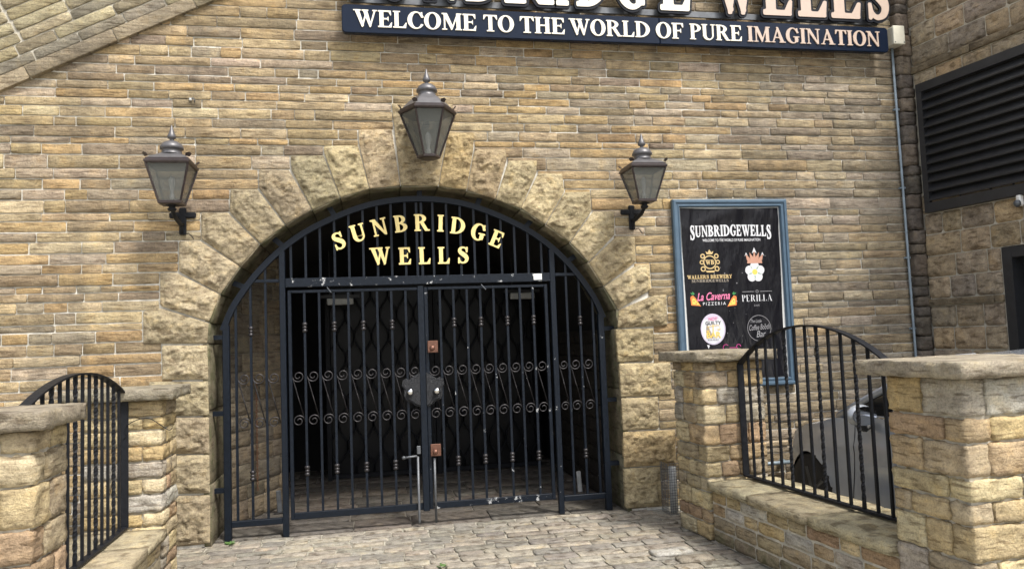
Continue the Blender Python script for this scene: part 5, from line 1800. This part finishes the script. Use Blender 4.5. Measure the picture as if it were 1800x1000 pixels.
# door seams, mirror, headlamp, handle
for s, zt_ in ((1.16, .93), (2.3, 1.0)):
    pts = [(CXc - flank(s + .10 * math.sin((z_ - .2) * 3), z_) - .001, CY1 - s - .10 * math.sin((z_ - .2) * 3), ZG + z_) for z_ in [.24 + (zt_ - .26) * k / 12 for k in range(13)]]
    mb = MB(); mb.tube(pts, .004, 4); mb.build('door_seam', M_plast, car)
mr = empty('door_mirror', Vector((CXc - .97, CY1 - 1.52, ZG + .98)) - wloc(car)); mr.parent = car
def ellipsoid(c, r, n=14, m=9, cut=None):
    vs, fs = [], []
    for j in range(m + 1):
        th = PI * j / m
        for i in range(n):
            ph = 2 * PI * i / n
            vs.append(Vector(c) + Vector((r[0] * math.sin(th) * math.cos(ph), r[1] * math.cos(th), r[2] * math.sin(th) * math.sin(ph))))
    for j in range(m):
        for i in range(n):
            fs.append((j * n + i, j * n + (i + 1) % n, (j + 1) * n + (i + 1) % n, (j + 1) * n + i))
    return vs, fs
mb = MB(); mb.add(*ellipsoid((CXc - .965, CY1 - 1.51, ZG + 1.0), (.105, .055, .078))); mb.build('mirror_shell', M_carpaint, mr, smooth=True)
mb = MB()
k = 20
vs = [(CXc - .965 + .092 * math.cos(2 * PI * i / k), CY1 - 1.567, ZG + 1.0 + .066 * math.sin(2 * PI * i / k)) for i in range(k)]
mb.add(vs + [(x, y + .004, z) for x, y, z in vs], [tuple(range(k)), tuple(range(k, 2 * k))[::-1]]); mb.build('mirror_glass', M_chrome, mr)
mb = MB(); mb.tube([(CXc - .84, CY1 - 1.44, ZG + .93), (CXc - .90, CY1 - 1.46, ZG + .90), (CXc - .95, CY1 - 1.48, ZG + .93)], [.03, .028, .035], 6); mb.build('mirror_arm', M_plast, mr)
mb = MB(); mb.bbox((CXc - flank(2.1, .78) - .012, CY1 - 2.1, ZG + .80), (.025, .17, .03), .008); mb.build('door_handle', M_carpaint, car)
mb = MB(); mb.add(*ellipsoid((CXc - .50, CY1 - .10, ZG + .60), (.12, .14, .05))); mb.build('headlight', M_glass_d, car, smooth=True)
mb = MB(); mb.bbox((CXc, CY1 + .012, ZG + .36), (.9, .03, .10), .01); mb.build('grille', M_plast, car)
# pale pipe low on the facade behind the car
lp = thing('low_pipe', 'short pale horizontal pipe low on the facade behind the railing', 'pipe', (3.7, 6.6, .3))
a, b = at(1325, 817, 6.58), at(1392, 811, 6.58)
mb = MB(); mb.tube([a, b], .018, 8); mb.build('pipe', M_conduit, lp, smooth=True)
for q in (a.lerp(b, .2), a.lerp(b, .8)):
    mb = MB(); mb.box(q + Vector((0, .035, 0)), (.03, .06, .045)); mb.build('clip', M_conduit, lp)
